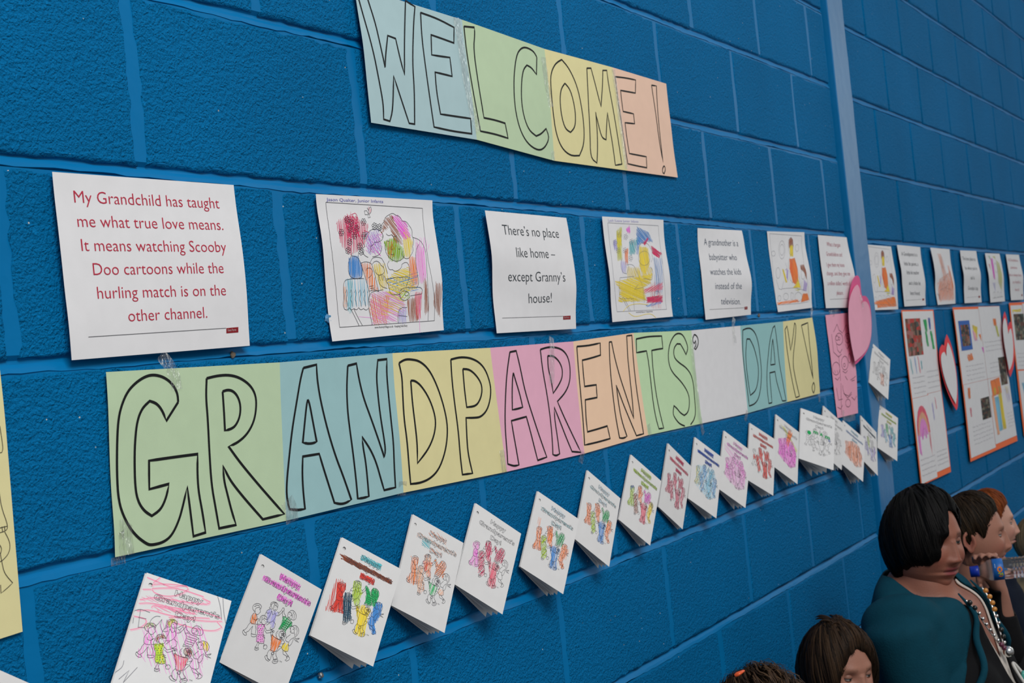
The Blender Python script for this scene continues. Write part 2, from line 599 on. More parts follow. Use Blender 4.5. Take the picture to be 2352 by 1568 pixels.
class Art:
    """marks drawn on a surface: thin ribbons lying on it, each with its own colour"""
    def __init__(self, surf):
        self.s = surf
        self.v, self.f, self.c = [], [], []

    def stroke(self, pts, width, color, lift=0.0004, taper=0.0, seg=0.006):
        """pts in (s, t); width in metres"""
        S_ = self.s
        w_, h_ = S_.w, S_.hgt
        P = [np.array(p, float) * (w_, h_) for p in pts]
        # subdivide long segments so that ribbons follow the sheet
        Q = [P[0]]
        for a, b in zip(P[:-1], P[1:]):
            n = max(1, int(np.linalg.norm(b - a) / seg))
            for k in range(1, n + 1): Q.append(a + (b - a) * k / n)
        if len(Q) < 2: return
        base = len(self.v)
        nQ = len(Q)
        for i, q in enumerate(Q):
            d = Q[min(i + 1, nQ - 1)] - Q[max(i - 1, 0)]
            L_ = np.linalg.norm(d)
            if L_ < 1e-9: d = np.array([1.0, 0]); L_ = 1
            d = d / L_
            w = width * 0.5
            if 0 < i < nQ - 1:
                a = Q[i] - Q[i - 1]; b = Q[i + 1] - Q[i]
                c = a @ b / (np.linalg.norm(a) * np.linalg.norm(b) + 1e-12)
                if c < 0.3: w *= 1.15
            if taper:
                w *= 1 - taper * abs(2 * i / (nQ - 1) - 1) ** 3
            nrm = np.array([-d[1], d[0]]) * w
            for sg in (1, -1):
                r = q + sg * nrm
                self.v.append(S_.p(r[0] / w_, r[1] / h_, lift))
                self.c.append(color)
        for i in range(nQ - 1):
            a = base + 2 * i
            self.f.append((a, a + 1, a + 3, a + 2))

    def poly(self, pts, color, lift=0.0003):
        base = len(self.v)
        for p in pts:
            self.v.append(self.s.p(p[0], p[1], lift)); self.c.append(color)
        self.f.append(tuple(range(base, base + len(pts))))

    def rect(self, s0, t0, s1, t1, color, lift=0.0003, n=8):
        for k in range(n):
            a, b = t0 + (t1 - t0) * k / n, t0 + (t1 - t0) * (k + 1) / n
            base = len(self.v)
            for i in range(3):
                for t in (a, b):
                    self.v.append(self.s.p(s0 + (s1 - s0) * i / 2, t, lift)); self.c.append(color)
            for i in range(2):
                q = base + 2 * i
                self.f.append((q, q + 1, q + 3, q + 2))

    def blob(self, s, t, r, color, lift=0.0004, n=8):
        self.poly([(s + r / self.s.w * math.cos(2 * math.pi * k / n), t + r / self.s.hgt * math.sin(2 * math.pi * k / n)) for k in range(n)], color, lift)

    def scribble(self, poly, color, angle=80, gap=0.0016, width=0.0009, over=0.0015, jit=0.5, lift=0.0002, seed=0, vary=0.12):
        """crayon strokes filling a polygon given in (s, t)"""
        r = random.Random(seed)
        P = np.array(poly, float) * (self.s.w, self.s.hgt)
        a = math.radians(angle)
        D = np.array([math.cos(a), math.sin(a)]); Nn = np.array([-D[1], D[0]])
        u, v = P @ D, P @ Nn
        k = v.min() + gap * 0.5
        last = None
        path = []
        while k < v.max():
            xs = []
            for i in range(len(P)):
                j = (i + 1) % len(P)
                if (v[i] - k) * (v[j] - k) < 0:
                    xs.append(u[i] + (u[j] - u[i]) * (k - v[i]) / (v[j] - v[i]))
            xs.sort()
            for x0, x1 in zip(xs[::2], xs[1::2]):
                x0 -= r.uniform(-0.3, 1) * over; x1 += r.uniform(-0.3, 1) * over
                k0, k1 = k + r.uniform(-jit, jit) * gap, k + r.uniform(-jit, jit) * gap
                pts = [D * x0 + Nn * k0, D * (x0 + x1) / 2 + Nn * ((k0 + k1) / 2 + r.uniform(-jit, jit) * gap * 0.4), D * x1 + Nn * k1]
                if last is not None and r.random() < 0.5: pts = pts[::-1]
                g = 1 + r.uniform(-vary, vary)
                c = tuple(min(1, x * g) for x in color)
                self.stroke([(p[0] / self.s.w, p[1] / self.s.hgt) for p in pts], width * r.uniform(0.7, 1.25), c, lift + r.random() * 0.00008, taper=0.5)
                last = pts[-1]
            k += gap * r.uniform(0.8, 1.2)

    def build(self, name, parent):
        if not self.f: return None
        o = mesh_obj(name, self.v, self.f, INK, parent, colors=self.c)
        return o


BLACK = (0.008, 0.009, 0.010)
GREY = (0.09, 0.09, 0.10)

_fonts = {}


def text_mesh(body, bold=0.0):
    """flat glyph mesh of a line, unit cap size: verts (n, 2), faces"""
    key = (body, bold)
    if key in _fonts: return _fonts[key]
    cu = bpy.data.curves.new('t', 'FONT')
    cu.body = body
    cu.size = 1.0
    cu.resolution_u = 3
    cu.offset = bold
    o = bpy.data.objects.new('t', cu)
    COL.objects.link(o)
    dg = bpy.context.evaluated_depsgraph_get()
    dg.update()
    me = bpy.data.meshes.new_from_object(o.evaluated_get(dg))
    bm = bmesh.new(); bm.from_mesh(me)
    bmesh.ops.remove_doubles(bm, verts=bm.verts, dist=1e-5)
    vs = np.array([(q.co.x, q.co.y) for q in bm.verts]) if len(bm.verts) else np.zeros((0, 2))
    bm.verts.index_update()
    fs = [tuple(q.index for q in fc.verts) for fc in bm.faces]
    be = [tuple(q.index for q in e.verts) for e in bm.edges if len(e.link_faces) == 1]
    bm.free()
    bpy.data.meshes.remove(me)
    bpy.data.objects.remove(o)
    bpy.data.curves.remove(cu)
    _fonts[key] = (vs, fs, be)
    return _fonts[key]


def write(art, body, p0, p1, size, color, lift=0.0004, bold=0.0, outline=0.0):
    """lay a line of text on art's surface from (s, t) p0 to p1 (baseline), size = cap height in metres"""
    vs, fs, be = text_mesh(body, bold)
    if not len(vs): return
    S_ = art.s
    a = np.array(p0, float) * (S_.w, S_.hgt); b = np.array(p1, float) * (S_.w, S_.hgt)
    L_ = np.linalg.norm(b - a)
    d = (b - a) / L_
    up = np.array([d[1], -d[0]])
    x0, x1 = vs[:, 0].min(), vs[:, 0].max()
    pos = [a + d * ((x - x0) / (x1 - x0) * L_) + up * (y * size / 0.70) for x, y in vs]
    if outline:
        for i, j in be:
            art.stroke([(pos[i][0] / S_.w, pos[i][1] / S_.hgt), (pos[j][0] / S_.w, pos[j][1] / S_.hgt)], outline, color, lift, seg=1)
        return
    base = len(art.v)
    for q in pos:
        art.v.append(S_.p(q[0] / S_.w, q[1] / S_.hgt, lift)); art.c.append(color)
    art.f.extend(tuple(base + i for i in f_) for f_ in fs)


def Z(k, ox, oy):
    return lambda pts: [(ox + k * x, oy + k * y) for x, y in pts]


def tape(sheet_or_none, pts, width, parent, y=None, sheet=None):
    """clear sticky tape following picture points; lies on the sheet where there is one, else on the wall"""
    P = []
    for px, py, hh in pts:
        P.append(at_y(px, py, -hh))
    v, f = [], []
    Q = []
    for a, b in zip(P[:-1], P[1:]):
        for k in range(6): Q.append(a + (b - a) * k / 6)
    Q.append(P[-1])
    r = random.Random(len(P) * 7 + int(P[0][0] * 1000))
    for i, q in enumerate(Q):
        d = Q[min(i + 1, len(Q) - 1)] - Q[max(i - 1, 0)]
        n = np.array([-d[2], 0, d[0]]); n /= np.linalg.norm(n) + 1e-9
        for k in range(5):
            w = (k / 4 - 0.5) * width
            v.append(q + n * w + np.array([0, r.uniform(-0.0005, 0.0005), 0]))
    for i in range(len(Q) - 1):
        for k in range(4):
            a = i * 5 + k
            f.append((a, a + 1, a + 6, a + 5))
    return mesh_obj('sticky_tape', v, f, TAPE, parent, smooth=True)

def C(r, g, b, k=1.3):
    return srgb(r, g, b, k)


def inv_all(sh, pts):
    return [sh.inv(x, y) for x, y in pts]


INKRED = C(170, 40, 62)
ZQ1, ZD1, ZQ2 = Z(.3507, 0, 350), Z(.2423, 700, 420), Z(.2232, 1100, 450)
ZQ3, ZR, ZW = Z(.2126, 1570, 480), Z(.2551, 1950, 520), Z(.3401, 800, 0)


def panel(sh, s0, t0, s1, t1, lift, mat, name, parent, nx=4, nz=14, jag=0.0):
    v, f = [], []
    for side in (0, 1):
        for j in range(nz + 1):
            for i in range(nx + 1):
                v.append(sh.p(s0 + (s1 - s0) * i / nx, t0 + (t1 - t0) * j / nz, lift - 0.0003 * side))
    m = (nx + 1) * (nz + 1)
    for j in range(nz):
        for i in range(nx):
            a = j * (nx + 1) + i
            f.append((a, a + nx + 1, a + nx + 2, a + 1)); f.append((m + a, m + a + 1, m + a + nx + 2, m + a + nx + 1))
    rim = list(range(nx + 1)) + [j * (nx + 1) + nx for j in range(1, nz + 1)] + [nz * (nx + 1) + i for i in range(nx - 1, -1, -1)] + [j * (nx + 1) for j in range(nz - 1, 0, -1)]
    for a, b in zip(rim, rim[1:] + rim[:1]): f.append((a, b, m + b, m + a))
    return mesh_obj(name, v, f, mat, parent)


def quote(name, zf, L, R, lines, cap, color, box, rule, label, cat='poster', wy=0.0, author=None, group=None, extra=None):
    sh = Sheet(zf(L), zf(R), base=0.0065, wall_y=wy)
    o = sh.build(name, P_WHITE)
    tag(o, label, cat, group)
    for body, a, b in lines:
        art = Art(sh)
        (s0, t0), (s1, t1) = inv_all(sh, zf([a, b]))
        write(art, body, (s0, t0), (s1, t1), cap, color, bold=-0.008)
        art.build('lettering', o)
    art = Art(sh)
    if rule:
        art.stroke(inv_all(sh, zf(rule)), 0.0006, GREY)
    if box:
        b = inv_all(sh, zf(box))
        art.poly([b[0], b[3], b[2], b[1]], C(125, 22, 30), 0.0003)
        if author:
            s0 = b[0][0] + 0.08 * (b[1][0] - b[0][0]); s1 = b[0][0] + 0.8 * (b[1][0] - b[0][0])
            t = b[0][1] * 0.35 + b[3][1] * 0.65
            write(art, author, (s0, t), (s1, t), 0.0032, (0.6, 0.45, 0.45), 0.0005)
    art.build('footer_mark', o)
    return o, sh


# --- row of quotations and drawings under bed joint 0
q1, s_q1 = quote('quotation_sheet', ZQ1,
      [(342, 127), (350, 240), (380, 480), (405, 700), (430, 950), (455, 1120), (470, 1360)],
      [(1530, 213), (1545, 350), (1590, 600), (1612, 780), (1625, 950), (1628, 1100), (1636, 1265)],
      [('My Grandchild has taught', (487, 328), (1438, 367)), ('me what true love means.', (510, 487), (1463, 508)),
       ('It means watching Scooby', (535, 645), (1483, 652)), ('Doo cartoons while the', (612, 803), (1465, 790)),
       ('hurling match is on the', (640, 958), (1480, 935)), ('other channel.', (842, 1107), (1357, 1082))],
      0.0143, INKRED, [(1482, 1150), (1560, 1143), (1560, 1178), (1482, 1184)], [(578, 1208), (1480, 1150)],
      'white sheet with red print about a grandchild, cartoons and the hurling match', author='Gene Perret')
q2, s_q2 = quote('quotation_sheet', ZQ2,
      [(62, 148), (80, 250), (110, 420), (143, 620), (140, 900), (142, 1070), (165, 1230), (185, 1412)],
      [(898, 225), (920, 320), (945, 480), (985, 700), (1015, 950), (995, 1150), (1000, 1365)],
      [("There\u2019s no place", (250, 395), (825, 432)), ('like home \u2013', (390, 628), (787, 642)),
       ("except Granny\u2019s", (302, 877), (890, 880)), ('house!', (512, 1103), (748, 1093))],
      0.0178, C(45, 52, 58), [(866, 1235), (942, 1230), (942, 1268), (866, 1272)], [(238, 1255), (866, 1236)],
      "wavy white sheet with grey print reading There's no place like home except Granny's house", author='Gene Perret')
q3, s_q3 = quote('quotation_sheet', ZQ3,
      [(152, 205), (150, 330), (165, 480), (195, 700), (210, 900), (225, 1050), (240, 1195)],
      [(630, 232), (652, 320), (670, 480), (715, 660), (745, 800), (725, 980), (728, 1140)],
      [('A grandmother is a', (222, 388), (592, 402)), ('babysitter who', (282, 550), (578, 553)),
       ('watches the kids', (290, 710), (625, 708)), ('instead of the', (345, 865), (628, 862)), ('television.', (405, 1028), (615, 1030))],
      0.0158, C(55, 70, 90), [(658, 1055), (690, 1052), (690, 1083), (658, 1086)], [(280, 1085), (655, 1065)],
      'wavy white sheet with bluish print about a grandmother as babysitter', author='Author')
q4, s_q4 = quote('quotation_sheet', ZQ3,
      [(1452, 280), (1465, 430), (1490, 640), (1520, 820), (1522, 920), (1540, 1070)],
      [(1762, 305), (1780, 420), (1820, 580), (1852, 700), (1862, 880), (1868, 1062)],
      [('What a bargain', (1548, 400), (1695, 410)), ('Grandchildren are!', (1545, 505), (1718, 515)), ('I give them my loose', (1548, 622), (1740, 625)),
       ('change, and they give me', (1548, 715), (1800, 718)), ("a million dollars\u2019 worth of", (1558, 822), (1800, 825)), ('pleasure.', (1655, 925), (1725, 925))],
      0.0125, C(165, 85, 100), None, [(1580, 975), (1790, 965)],
      'white sheet with small red print beside the smooth strip, partly behind the pink heart')
r2, s_r2 = quote('quotation_sheet', ZR,
      [(432, 165), (450, 280), (475, 400), (480, 520), (490, 620), (500, 720)],
      [(640, 185), (650, 290), (675, 420), (692, 520), (685, 620), (692, 710)],
      [('A Grandparent is a', (475, 262), (615, 270)), ('little bit parent, a', (500, 350), (625, 355)), ('little bit teacher', (522, 430), (632, 432)),
       ('and a little bit', (540, 525), (645, 528)), ('best friend.', (553, 615), (640, 618))],
      0.0135, C(55, 58, 66), [(660, 648), (676, 647), (676, 665), (660, 666)], [(510, 665), (655, 655)],
      'white sheet with dark print, first quotation to the right of the smooth strip', wy=-0.005)
r4, s_r4 = quote('quotation_sheet', ZR,
      [(1000, 215), (1015, 340), (1038, 440), (1035, 560), (1042, 690)],
      [(1145, 220), (1160, 320), (1190, 430), (1185, 560), (1194, 682)],
      [('The best place to', (1022, 302), (1140, 310)), ("be when you\u2019re", (1048, 388), (1155, 392)), ('sad is', (1095, 475), (1130, 478)), ("Grandpa\u2019s lap", (1072, 570), (1162, 572))],
      0.0145, C(70, 74, 82), [(1166, 624), (1180, 623), (1180, 641), (1166, 642)], [(1060, 640), (1165, 630)],
      'white sheet with grey print hanging between the orange scribble and the yellow scribble', wy=-0.005)
r6, s_r6 = quote('quotation_sheet', ZR,
      [(1412, 250), (1430, 360), (1450, 480), (1452, 580), (1460, 664)],
      [(1530, 255), (1545, 340), (1572, 450), (1568, 560), (1575, 658)],
      [('A Grandma is', (1435, 312), (1522, 318)), ('someone', (1455, 380), (1515, 383)), ('who is always there', (1440, 447), (1555, 450)), ('to hold a', (1475, 512), (1545, 512)), ('hand.', (1495, 580), (1535, 580))],
      0.0135, C(170, 75, 90), [(1552, 610), (1562, 609), (1562, 626), (1552, 627)], None,
      'white sheet with red print at the right edge of the picture', wy=-0.005)


def drawing_sheet(zf, L, R, label, wy=0.0):
    sh = Sheet(zf(L), zf(R), base=0.0065, wall_y=wy)
    o = sh.build('drawing_sheet', P_WHITE)
    tag(o, label, 'drawing', 'coloured drawings in the row of sheets')
    return o, sh, Art(sh), Art(sh)


CR = dict(crimson=C(196, 45, 90), magenta=C(222, 95, 200), pink=C(228, 140, 205), purple=C(150, 120, 200), brown=C(150, 88, 62), green=C(125, 165, 40),
          yellow=C(220, 195, 60), orange=C(225, 120, 60), blue=C(70, 130, 195), sky=C(120, 180, 205), teal=C(80, 170, 180), red=C(200, 60, 50),
          lilac=C(165, 160, 210), rose=C(215, 90, 110), lime=C(160, 190, 50), emerald=C(40, 160, 90), navy=C(40, 75, 95), peach=C(230, 165, 130), grey=C(130, 130, 140),
          dkblue=C(45, 80, 165), khaki=C(190, 190, 80))


def circ(x, y, rx, ry=None, n=12, a0=0, a1=360):
    ry = ry or rx
    return [(x + rx * math.cos(math.radians(a0 + (a1 - a0) * k / n)), y + ry * math.sin(math.radians(a0 + (a1 - a0) * k / n))) for k in range(n + 1)]


def scallop(pts, bump):
    out = []
    for a, b in zip(pts[:-1], pts[1:]):
        a, b = np.array(a, float), np.array(b, float)
        d = b - a
        n = np.array([d[1], -d[0]]) / (np.linalg.norm(d) + 1e-9)
        for k in range(5): out.append(tuple(a + d * k / 5 + n * bump * math.sin(math.pi * k / 5)))
    out.append(pts[-1])
    return out


# first drawing: granny reading to a child
o, sh, ink, cr = drawing_sheet(ZD1,
    [(105, 105), (100, 170), (130, 330), (165, 500), (185, 700), (190, 880), (215, 1200), (240, 1400), (262, 1502)],
    [(1210, 165), (1200, 260), (1240, 480), (1290, 760), (1320, 980), (1300, 1150), (1310, 1280), (1318, 1395)],
    'crayoned drawing of a granny reading in an armchair, crimson flowers in a blue vase')
d1_lines = [
    [(198, 183), (1115, 240)], [(1115, 240), (1150, 640), (1235, 1090), (1228, 1305)], [(1228, 1305), (330, 1368)], [(330, 1368), (285, 900), (230, 450), (198, 183)],
    [(440, 690), (415, 740), (410, 810), (420, 870), (450, 905), (520, 905), (545, 880), (545, 820), (530, 760), (500, 700), (440, 690)],
    [(450, 660), (440, 690)], [(510, 660), (505, 700)],
    [(560, 905), (400, 910), (368, 940), (365, 1010), (370, 1080), (362, 1160), (375, 1195)],
    scallop([(375, 1195), (420, 1180), (465, 1190), (510, 1180), (555, 1190), (605, 1185)], -16),
    [(435, 1195), (470, 1260), (515, 1355)], [(465, 1195), (500, 1270), (545, 1350)],
    [(530, 760), (570, 745), (620, 755), (640, 780), (700, 1030)], [(700, 1030), (660, 1010), (610, 1025), (530, 760)],
    [(620, 750), (640, 710), (690, 700), (740, 720), (785, 860)], [(1025, 515), (1090, 540), (1130, 600), (1150, 680), (1160, 900), (1175, 1130), (1168, 1310)],
    [(1080, 580), (1050, 640), (1050, 780), (1075, 900), (1080, 960), (1060, 990)],
    [(900, 1080), (895, 1030), (930, 995), (1000, 990), (1090, 985), (1115, 1010), (1110, 1050), (1000, 1070)], circ(945, 1068, 46), circ(965, 1050, 20, n=9, a0=40, a1=330),
    [(760, 560), (760, 640), (790, 700), (850, 745), (910, 735), (945, 690)],
    scallop([(720, 450), (750, 370), (800, 300), (860, 305), (920, 360), (985, 400), (1015, 500), (1020, 600), (1000, 690), (950, 715), (925, 650)], 14),
    scallop([(770, 480), (820, 490), (870, 500), (890, 560)], -14),
    circ(790, 545, 10, 8, 6, 0, 180), circ(895, 620, 10, 8, 6, 0, 180), [(825, 600), (815, 630), (832, 632)], [(812, 672), (828, 682), (842, 675)],
    scallop([(600, 705), (545, 650), (570, 600), (560, 540), (600, 470), (660, 440), (720, 460), (735, 520)], 10), [(640, 700), (690, 690), (722, 660), (730, 600)],
    scallop([(735, 480), (730, 540), (660, 560), (620, 600), (615, 660)], 9),
    scallop([(800, 740), (790, 800), (830, 820), (880, 830), (920, 770)], -12), [(920, 770), (950, 750), (980, 760), (1000, 850), (980, 930), (960, 985)],
    [(770, 910), (860, 895), (980, 890)], [(800, 905), (770, 930), (790, 960), (800, 1000), (810, 1050), (850, 1062), (900, 1055)],
    [(700, 870), (695, 920), (720, 980), (780, 1000)], [(700, 870), (715, 930)], [(720, 860), (738, 925)], [(738, 868), (752, 925)], [(752, 880), (780, 950)],
    [(605, 1190), (605, 1090), (625, 1040), (660, 1025), (740, 1012)], [(605, 1190), (640, 1345)], [(970, 1180), (910, 1180), (880, 1230), (885, 1330)], [(885, 1255), (970, 1265)],
    [(605, 300), (605, 240), (625, 225), (632, 270), (608, 300), (620, 325), (600, 330), (598, 300), (570, 300), (563, 265), (585, 262), (603, 295)], [(603, 260), (590, 235)],
    scallop([(580, 830), (600, 805), (635, 820), (635, 860), (600, 900)], 6), scallop([(640, 770), (680, 740), (720, 780), (750, 820), (740, 860), (690, 870), (670, 820)], 8),
    [(610, 980), (650, 975)], [(620, 1000), (660, 995)]]
for k, (x, y) in enumerate([(345, 470), (400, 350), (440, 375), (555, 370), (430, 440), (490, 430), (560, 500), (410, 640), (535, 650), (470, 500), (660, 410), (705, 420), (520, 600), (425, 560)]):
    for a in range(0, 360, 60):
        d1_lines.append(circ(x + 17 * math.cos(math.radians(a + k * 20)), y + 22 * math.sin(math.radians(a + k * 20)), 9, 13, 7))
for x in range(385, 600, 42):
    d1_lines.append([(x, 1040), (x + 12, 1010), (x + 20, 1050), (x + 5, 1100), (x + 18, 1130), (x + 22, 1170)])
for l in d1_lines:
    ink.stroke(inv_all(sh, ZD1(smooth_line(l, it=1) if len(l) > 2 else l)), 0.00065, (0.05, 0.05, 0.06), seg=0.01)
for poly, c, ang, gap, wd in [
    ([(300, 380), (440, 285), (500, 350), (600, 400), (560, 600), (430, 680), (330, 560)], 'crimson', 100, .0021, .0010),
    ([(380, 320), (500, 320), (520, 500), (400, 520)], 'crimson', 70, .0018, .0011), ([(415, 720), (500, 690), (545, 800), (540, 890), (440, 900), (410, 820)], 'blue', 95, .0013, .0012),
    ([(560, 470), (700, 450), (730, 640), (600, 680)], 'purple', 70, .0030, .0009), ([(600, 500), (720, 470), (720, 700), (580, 640)], 'magenta', 40, .0040, .0008),
    ([(725, 480), (760, 340), (830, 310), (900, 500), (930, 580), (850, 560), (800, 400)], 'brown', 45, .0018, .0011), ([(830, 320), (880, 310), (960, 380), (1000, 500), (940, 540), (880, 440)], 'magenta', 40, .0017, .0012),
    ([(750, 560), (850, 520), (940, 640), (940, 700), (880, 745), (800, 720)], 'green', 110, .0015, .0013), ([(770, 560), (870, 560), (840, 700), (790, 700)], 'red', 100, .0022, .0010),
    ([(940, 400), (1020, 560), (1000, 700), (940, 700), (930, 600)], 'yellow', 95, .0020, .0012), ([(985, 700), (1050, 700), (1080, 960), (990, 980)], 'orange', 90, .0022, .0012),
    ([(1050, 560), (1130, 620), (1150, 900), (1100, 960), (1060, 800)], 'pink', 95, .0019, .0013), ([(530, 770), (620, 760), (690, 1020), (620, 1010)], 'orange', 100, .0021, .0012),
    ([(640, 780), (760, 760), (800, 960), (720, 1020)], 'yellow', 85, .0024, .0012), ([(790, 910), (860, 830), (980, 800), (1060, 1000), (900, 1060), (800, 1050)], 'yellow', 15, .0022, .0012),
    ([(780, 910), (1070, 850), (1060, 960), (800, 990)], 'blue', 172, .0030, .0012), ([(820, 1000), (1090, 980), (1060, 1020), (830, 1030)], 'blue', 175, .0030, .0010),
    ([(380, 920), (590, 910), (600, 1150), (380, 1180)], 'sky', 92, .0033, .0012), ([(410, 920), (450, 920), (450, 1240), (410, 1200)], 'teal', 92, .0022, .0010), ([(365, 980), (400, 980), (395, 1180), (365, 1170)], 'peach', 92, .0024, .0010),
    ([(610, 1180), (640, 1060), (800, 1080), (780, 1330), (650, 1340)], 'orange', 80, .0026, .0011), ([(620, 1050), (900, 1020), (960, 1200), (850, 1320), (640, 1340)], 'pink', 20, .0030, .0011),
    ([(780, 1030), (960, 1080), (900, 1230), (700, 1280)], 'yellow', 15, .0036, .0010), ([(970, 1110), (1060, 1090), (1080, 1300), (990, 1310)], 'brown', 92, .0019, .0013),
    ([(1040, 1050), (1110, 1040), (1100, 1280), (1060, 1290)], 'rose', 92, .0018, .0013), ([(1120, 850), (1160, 980), (1175, 1200), (1140, 1250)], 'brown', 95, .0017, .0011),
    ([(1240, 950), (1305, 960), (1285, 1260), (1260, 1240), (1215, 1150)], 'brown', 85, .0019, .0010), ([(890, 1190), (965, 1185), (965, 1320), (890, 1325)], 'lilac', 90, .0020, .0011),
    ([(510, 1260), (800, 1250), (780, 1290), (520, 1285)], 'pink', 5, .0035, .0009), ([(1030, 460), (1040, 560), (1130, 510), (1180, 600), (1120, 700)], 'pink', 110, .0050, .0008),
    ([(600, 235), (632, 235), (625, 285), (608, 290)], 'rose', 100, .003, .0007), ([(860, 1040), (990, 1020), (990, 1100), (900, 1110)], 'lime', 150, .0030, .0011)]:
    cr.scribble(inv_all(sh, ZD1(poly)), CR[c], ang, gap, wd, over=0.003, seed=len(cr.f))
cr.stroke(inv_all(sh, ZD1(smooth_line([(440, 300), (475, 285), (500, 310), (480, 420), (520, 520), (560, 580), (610, 470), (560, 450)]))), .0008, CR['crimson'])
cr.stroke(inv_all(sh, ZD1([(1100, 1060), (1085, 1200), (1090, 1420)])), .0008, CR['pink'])
write(ink, 'www.ActivityVillage.co.uk - Keeping Kids Busy', sh.inv(*ZD1([(662, 1378)])[0]), sh.inv(*ZD1([(972, 1360)])[0]), 0.0032, (0.06, 0.06, 0.07))
cr.build('crayon_colouring', o)
ink.build('ink_drawing', o)
art = Art(sh)
write(art, 'Jason Qualter, Junior Infants', sh.inv(*ZD1([(205, 170)])[0]), sh.inv(*ZD1([(742, 190)])[0]), 0.0046, C(110, 110, 170))
art.build('lettering', o)

# second drawing of the same picture, scribbled over
o, sh, ink, cr = drawing_sheet(ZQ2,
    [(1268, 210), (1285, 400), (1310, 580), (1340, 760), (1358, 900), (1355, 1050), (1375, 1297)],
    [(1898, 245), (1900, 380), (1920, 560), (1960, 760), (1975, 900), (1975, 1080), (1996, 1240)],
    'crayoned drawing with broad yellow scribble, blue and crimson strokes at its right')
for l in [[(1325, 275), (1845, 305)], [(1845, 305), (1890, 700), (1930, 1165)], [(1930, 1165), (1420, 1190)], [(1420, 1190), (1370, 700), (1325, 275)],
          [(1450, 840), (1560, 830), (1600, 825)], [(1450, 840), (1440, 960), (1450, 1050)], scallop([(1450, 1050), (1485, 1040), (1520, 1050), (1555, 1040), (1590, 1050)], -14),
          [(1480, 1060), (1545, 1180)], [(1500, 1060), (1560, 1180)], [(1590, 1050), (1600, 1180)], [(1520, 710), (1560, 700), (1600, 720), (1640, 820), (1680, 920)],
          circ(1700, 640, 60, 75, 14), scallop([(1640, 560), (1660, 500), (1710, 480), (1760, 530), (1780, 600), (1770, 680)], 9), [(1760, 730), (1790, 760), (1780, 860), (1690, 850)],
          [(1470, 640), (1455, 720), (1480, 790), (1520, 800), (1540, 740), (1520, 650)], [(1800, 640), (1830, 760), (1860, 900), (1840, 1000)], circ(1830, 1010, 30, 34, 9), [(1640, 910), (1600, 960), (1690, 940), (1700, 1100)]]:
    ink.stroke(inv_all(sh, ZQ2(smooth_line(l, it=1) if len(l) > 2 else l)), 0.0006, (0.16, 0.17, 0.22), seg=0.012)
for k, (x, y) in enumerate([(1400, 480), (1445, 400), (1510, 420), (1570, 470), (1430, 560), (1500, 560), (1560, 640)]):
    for a in range(0, 360, 72):
        ink.stroke(inv_all(sh, ZQ2(circ(x + 15 * math.cos(math.radians(a)), y + 20 * math.sin(math.radians(a)), 8, 12, 6))), .0005, (0.2, 0.2, 0.25))
for poly, c, ang, gap, wd in [
    ([(1415, 360), (1470, 330), (1475, 640), (1425, 660)], 'khaki', 95, .0018, .0014), ([(1420, 380), (1460, 370), (1470, 500), (1420, 520)], 'yellow', 85, .0018, .0014), ([(1382, 460), (1415, 450), (1430, 560), (1390, 550)], 'lilac', 100, .0018, .0012),
    ([(1545, 470), (1640, 440), (1600, 600), (1550, 600)], 'teal', 70, .0020, .0013), ([(1500, 560), (1535, 540), (1530, 690), (1505, 700)], 'orange', 95, .0017, .0013), ([(1515, 350), (1550, 310), (1556, 380), (1535, 375)], 'magenta', 100, .0013, .0013),
    ([(1630, 320), (1740, 370), (1790, 470), (1730, 470), (1630, 500), (1620, 400)], 'blue', 30, .0018, .0012), ([(1625, 430), (1660, 430), (1640, 600), (1620, 600)], 'blue', 95, .0024, .0011), ([(1690, 490), (1735, 430), (1740, 440), (1710, 500)], 'crimson', 120, .0011, .0016),
    ([(1770, 510), (1880, 590), (1850, 640), (1790, 600)], 'crimson', 25, .0015, .0014), ([(1650, 520), (1740, 540), (1760, 700), (1700, 820), (1650, 720)], 'yellow', 85, .0016, .0015),
    ([(1790, 640), (1880, 640), (1890, 1000), (1810, 1000)], 'blue', 92, .0038, .0010), ([(1520, 740), (1780, 740), (1780, 860), (1530, 850)], 'yellow', 75, .0028, .0013),
    ([(1400, 880), (1780, 800), (1760, 900), (1700, 940), (1720, 1080), (1440, 1090), (1450, 960)], 'yellow', 12, .0017, .0016), ([(1450, 900), (1690, 900), (1700, 1060), (1470, 1050)], 'yellow', 100, .0026, .0014),
    ([(1690, 960), (1890, 890), (1885, 960), (1700, 1000)], 'rose', 165, .0021, .0014), ([(1725, 1040), (1885, 1020), (1890, 1090), (1730, 1100)], 'crimson', 170, .0013, .0016), ([(1720, 1120), (1890, 1080), (1870, 1110), (1730, 1145)], 'blue', 165, .0020, .0014),
    ([(1760, 900), (1870, 900), (1870, 1160), (1770, 1140)], 'rose', 95, .0050, .0009), ([(1460, 670), (1515, 680), (1510, 780), (1470, 790)], 'lilac', 95, .0024, .0012), ([(1640, 760), (1680, 900), (1640, 900)], 'yellow', 60, .002, .0013)]:
    cr.scribble(inv_all(sh, ZQ2(poly)), CR[c], ang, gap, wd, over=0.004, seed=len(cr.f))
cr.stroke(inv_all(sh, ZQ2(smooth_line([(1480, 1190), (1540, 1120), (1650, 1105), (1740, 1120)]))), .001, CR['yellow'])
cr.stroke(inv_all(sh, ZQ2(smooth_line([(1540, 1200), (1600, 1250), (1760, 1200), (1820, 1250)]))), .001, CR['yellow'])
write(ink, 'www.ActivityVillage.co.uk - Keeping Kids Busy', sh.inv(*ZQ2([(1615, 1202)])[0]), sh.inv(*ZQ2([(1788, 1193)])[0]), 0.003, (0.1, 0.1, 0.12))
art = Art(sh)
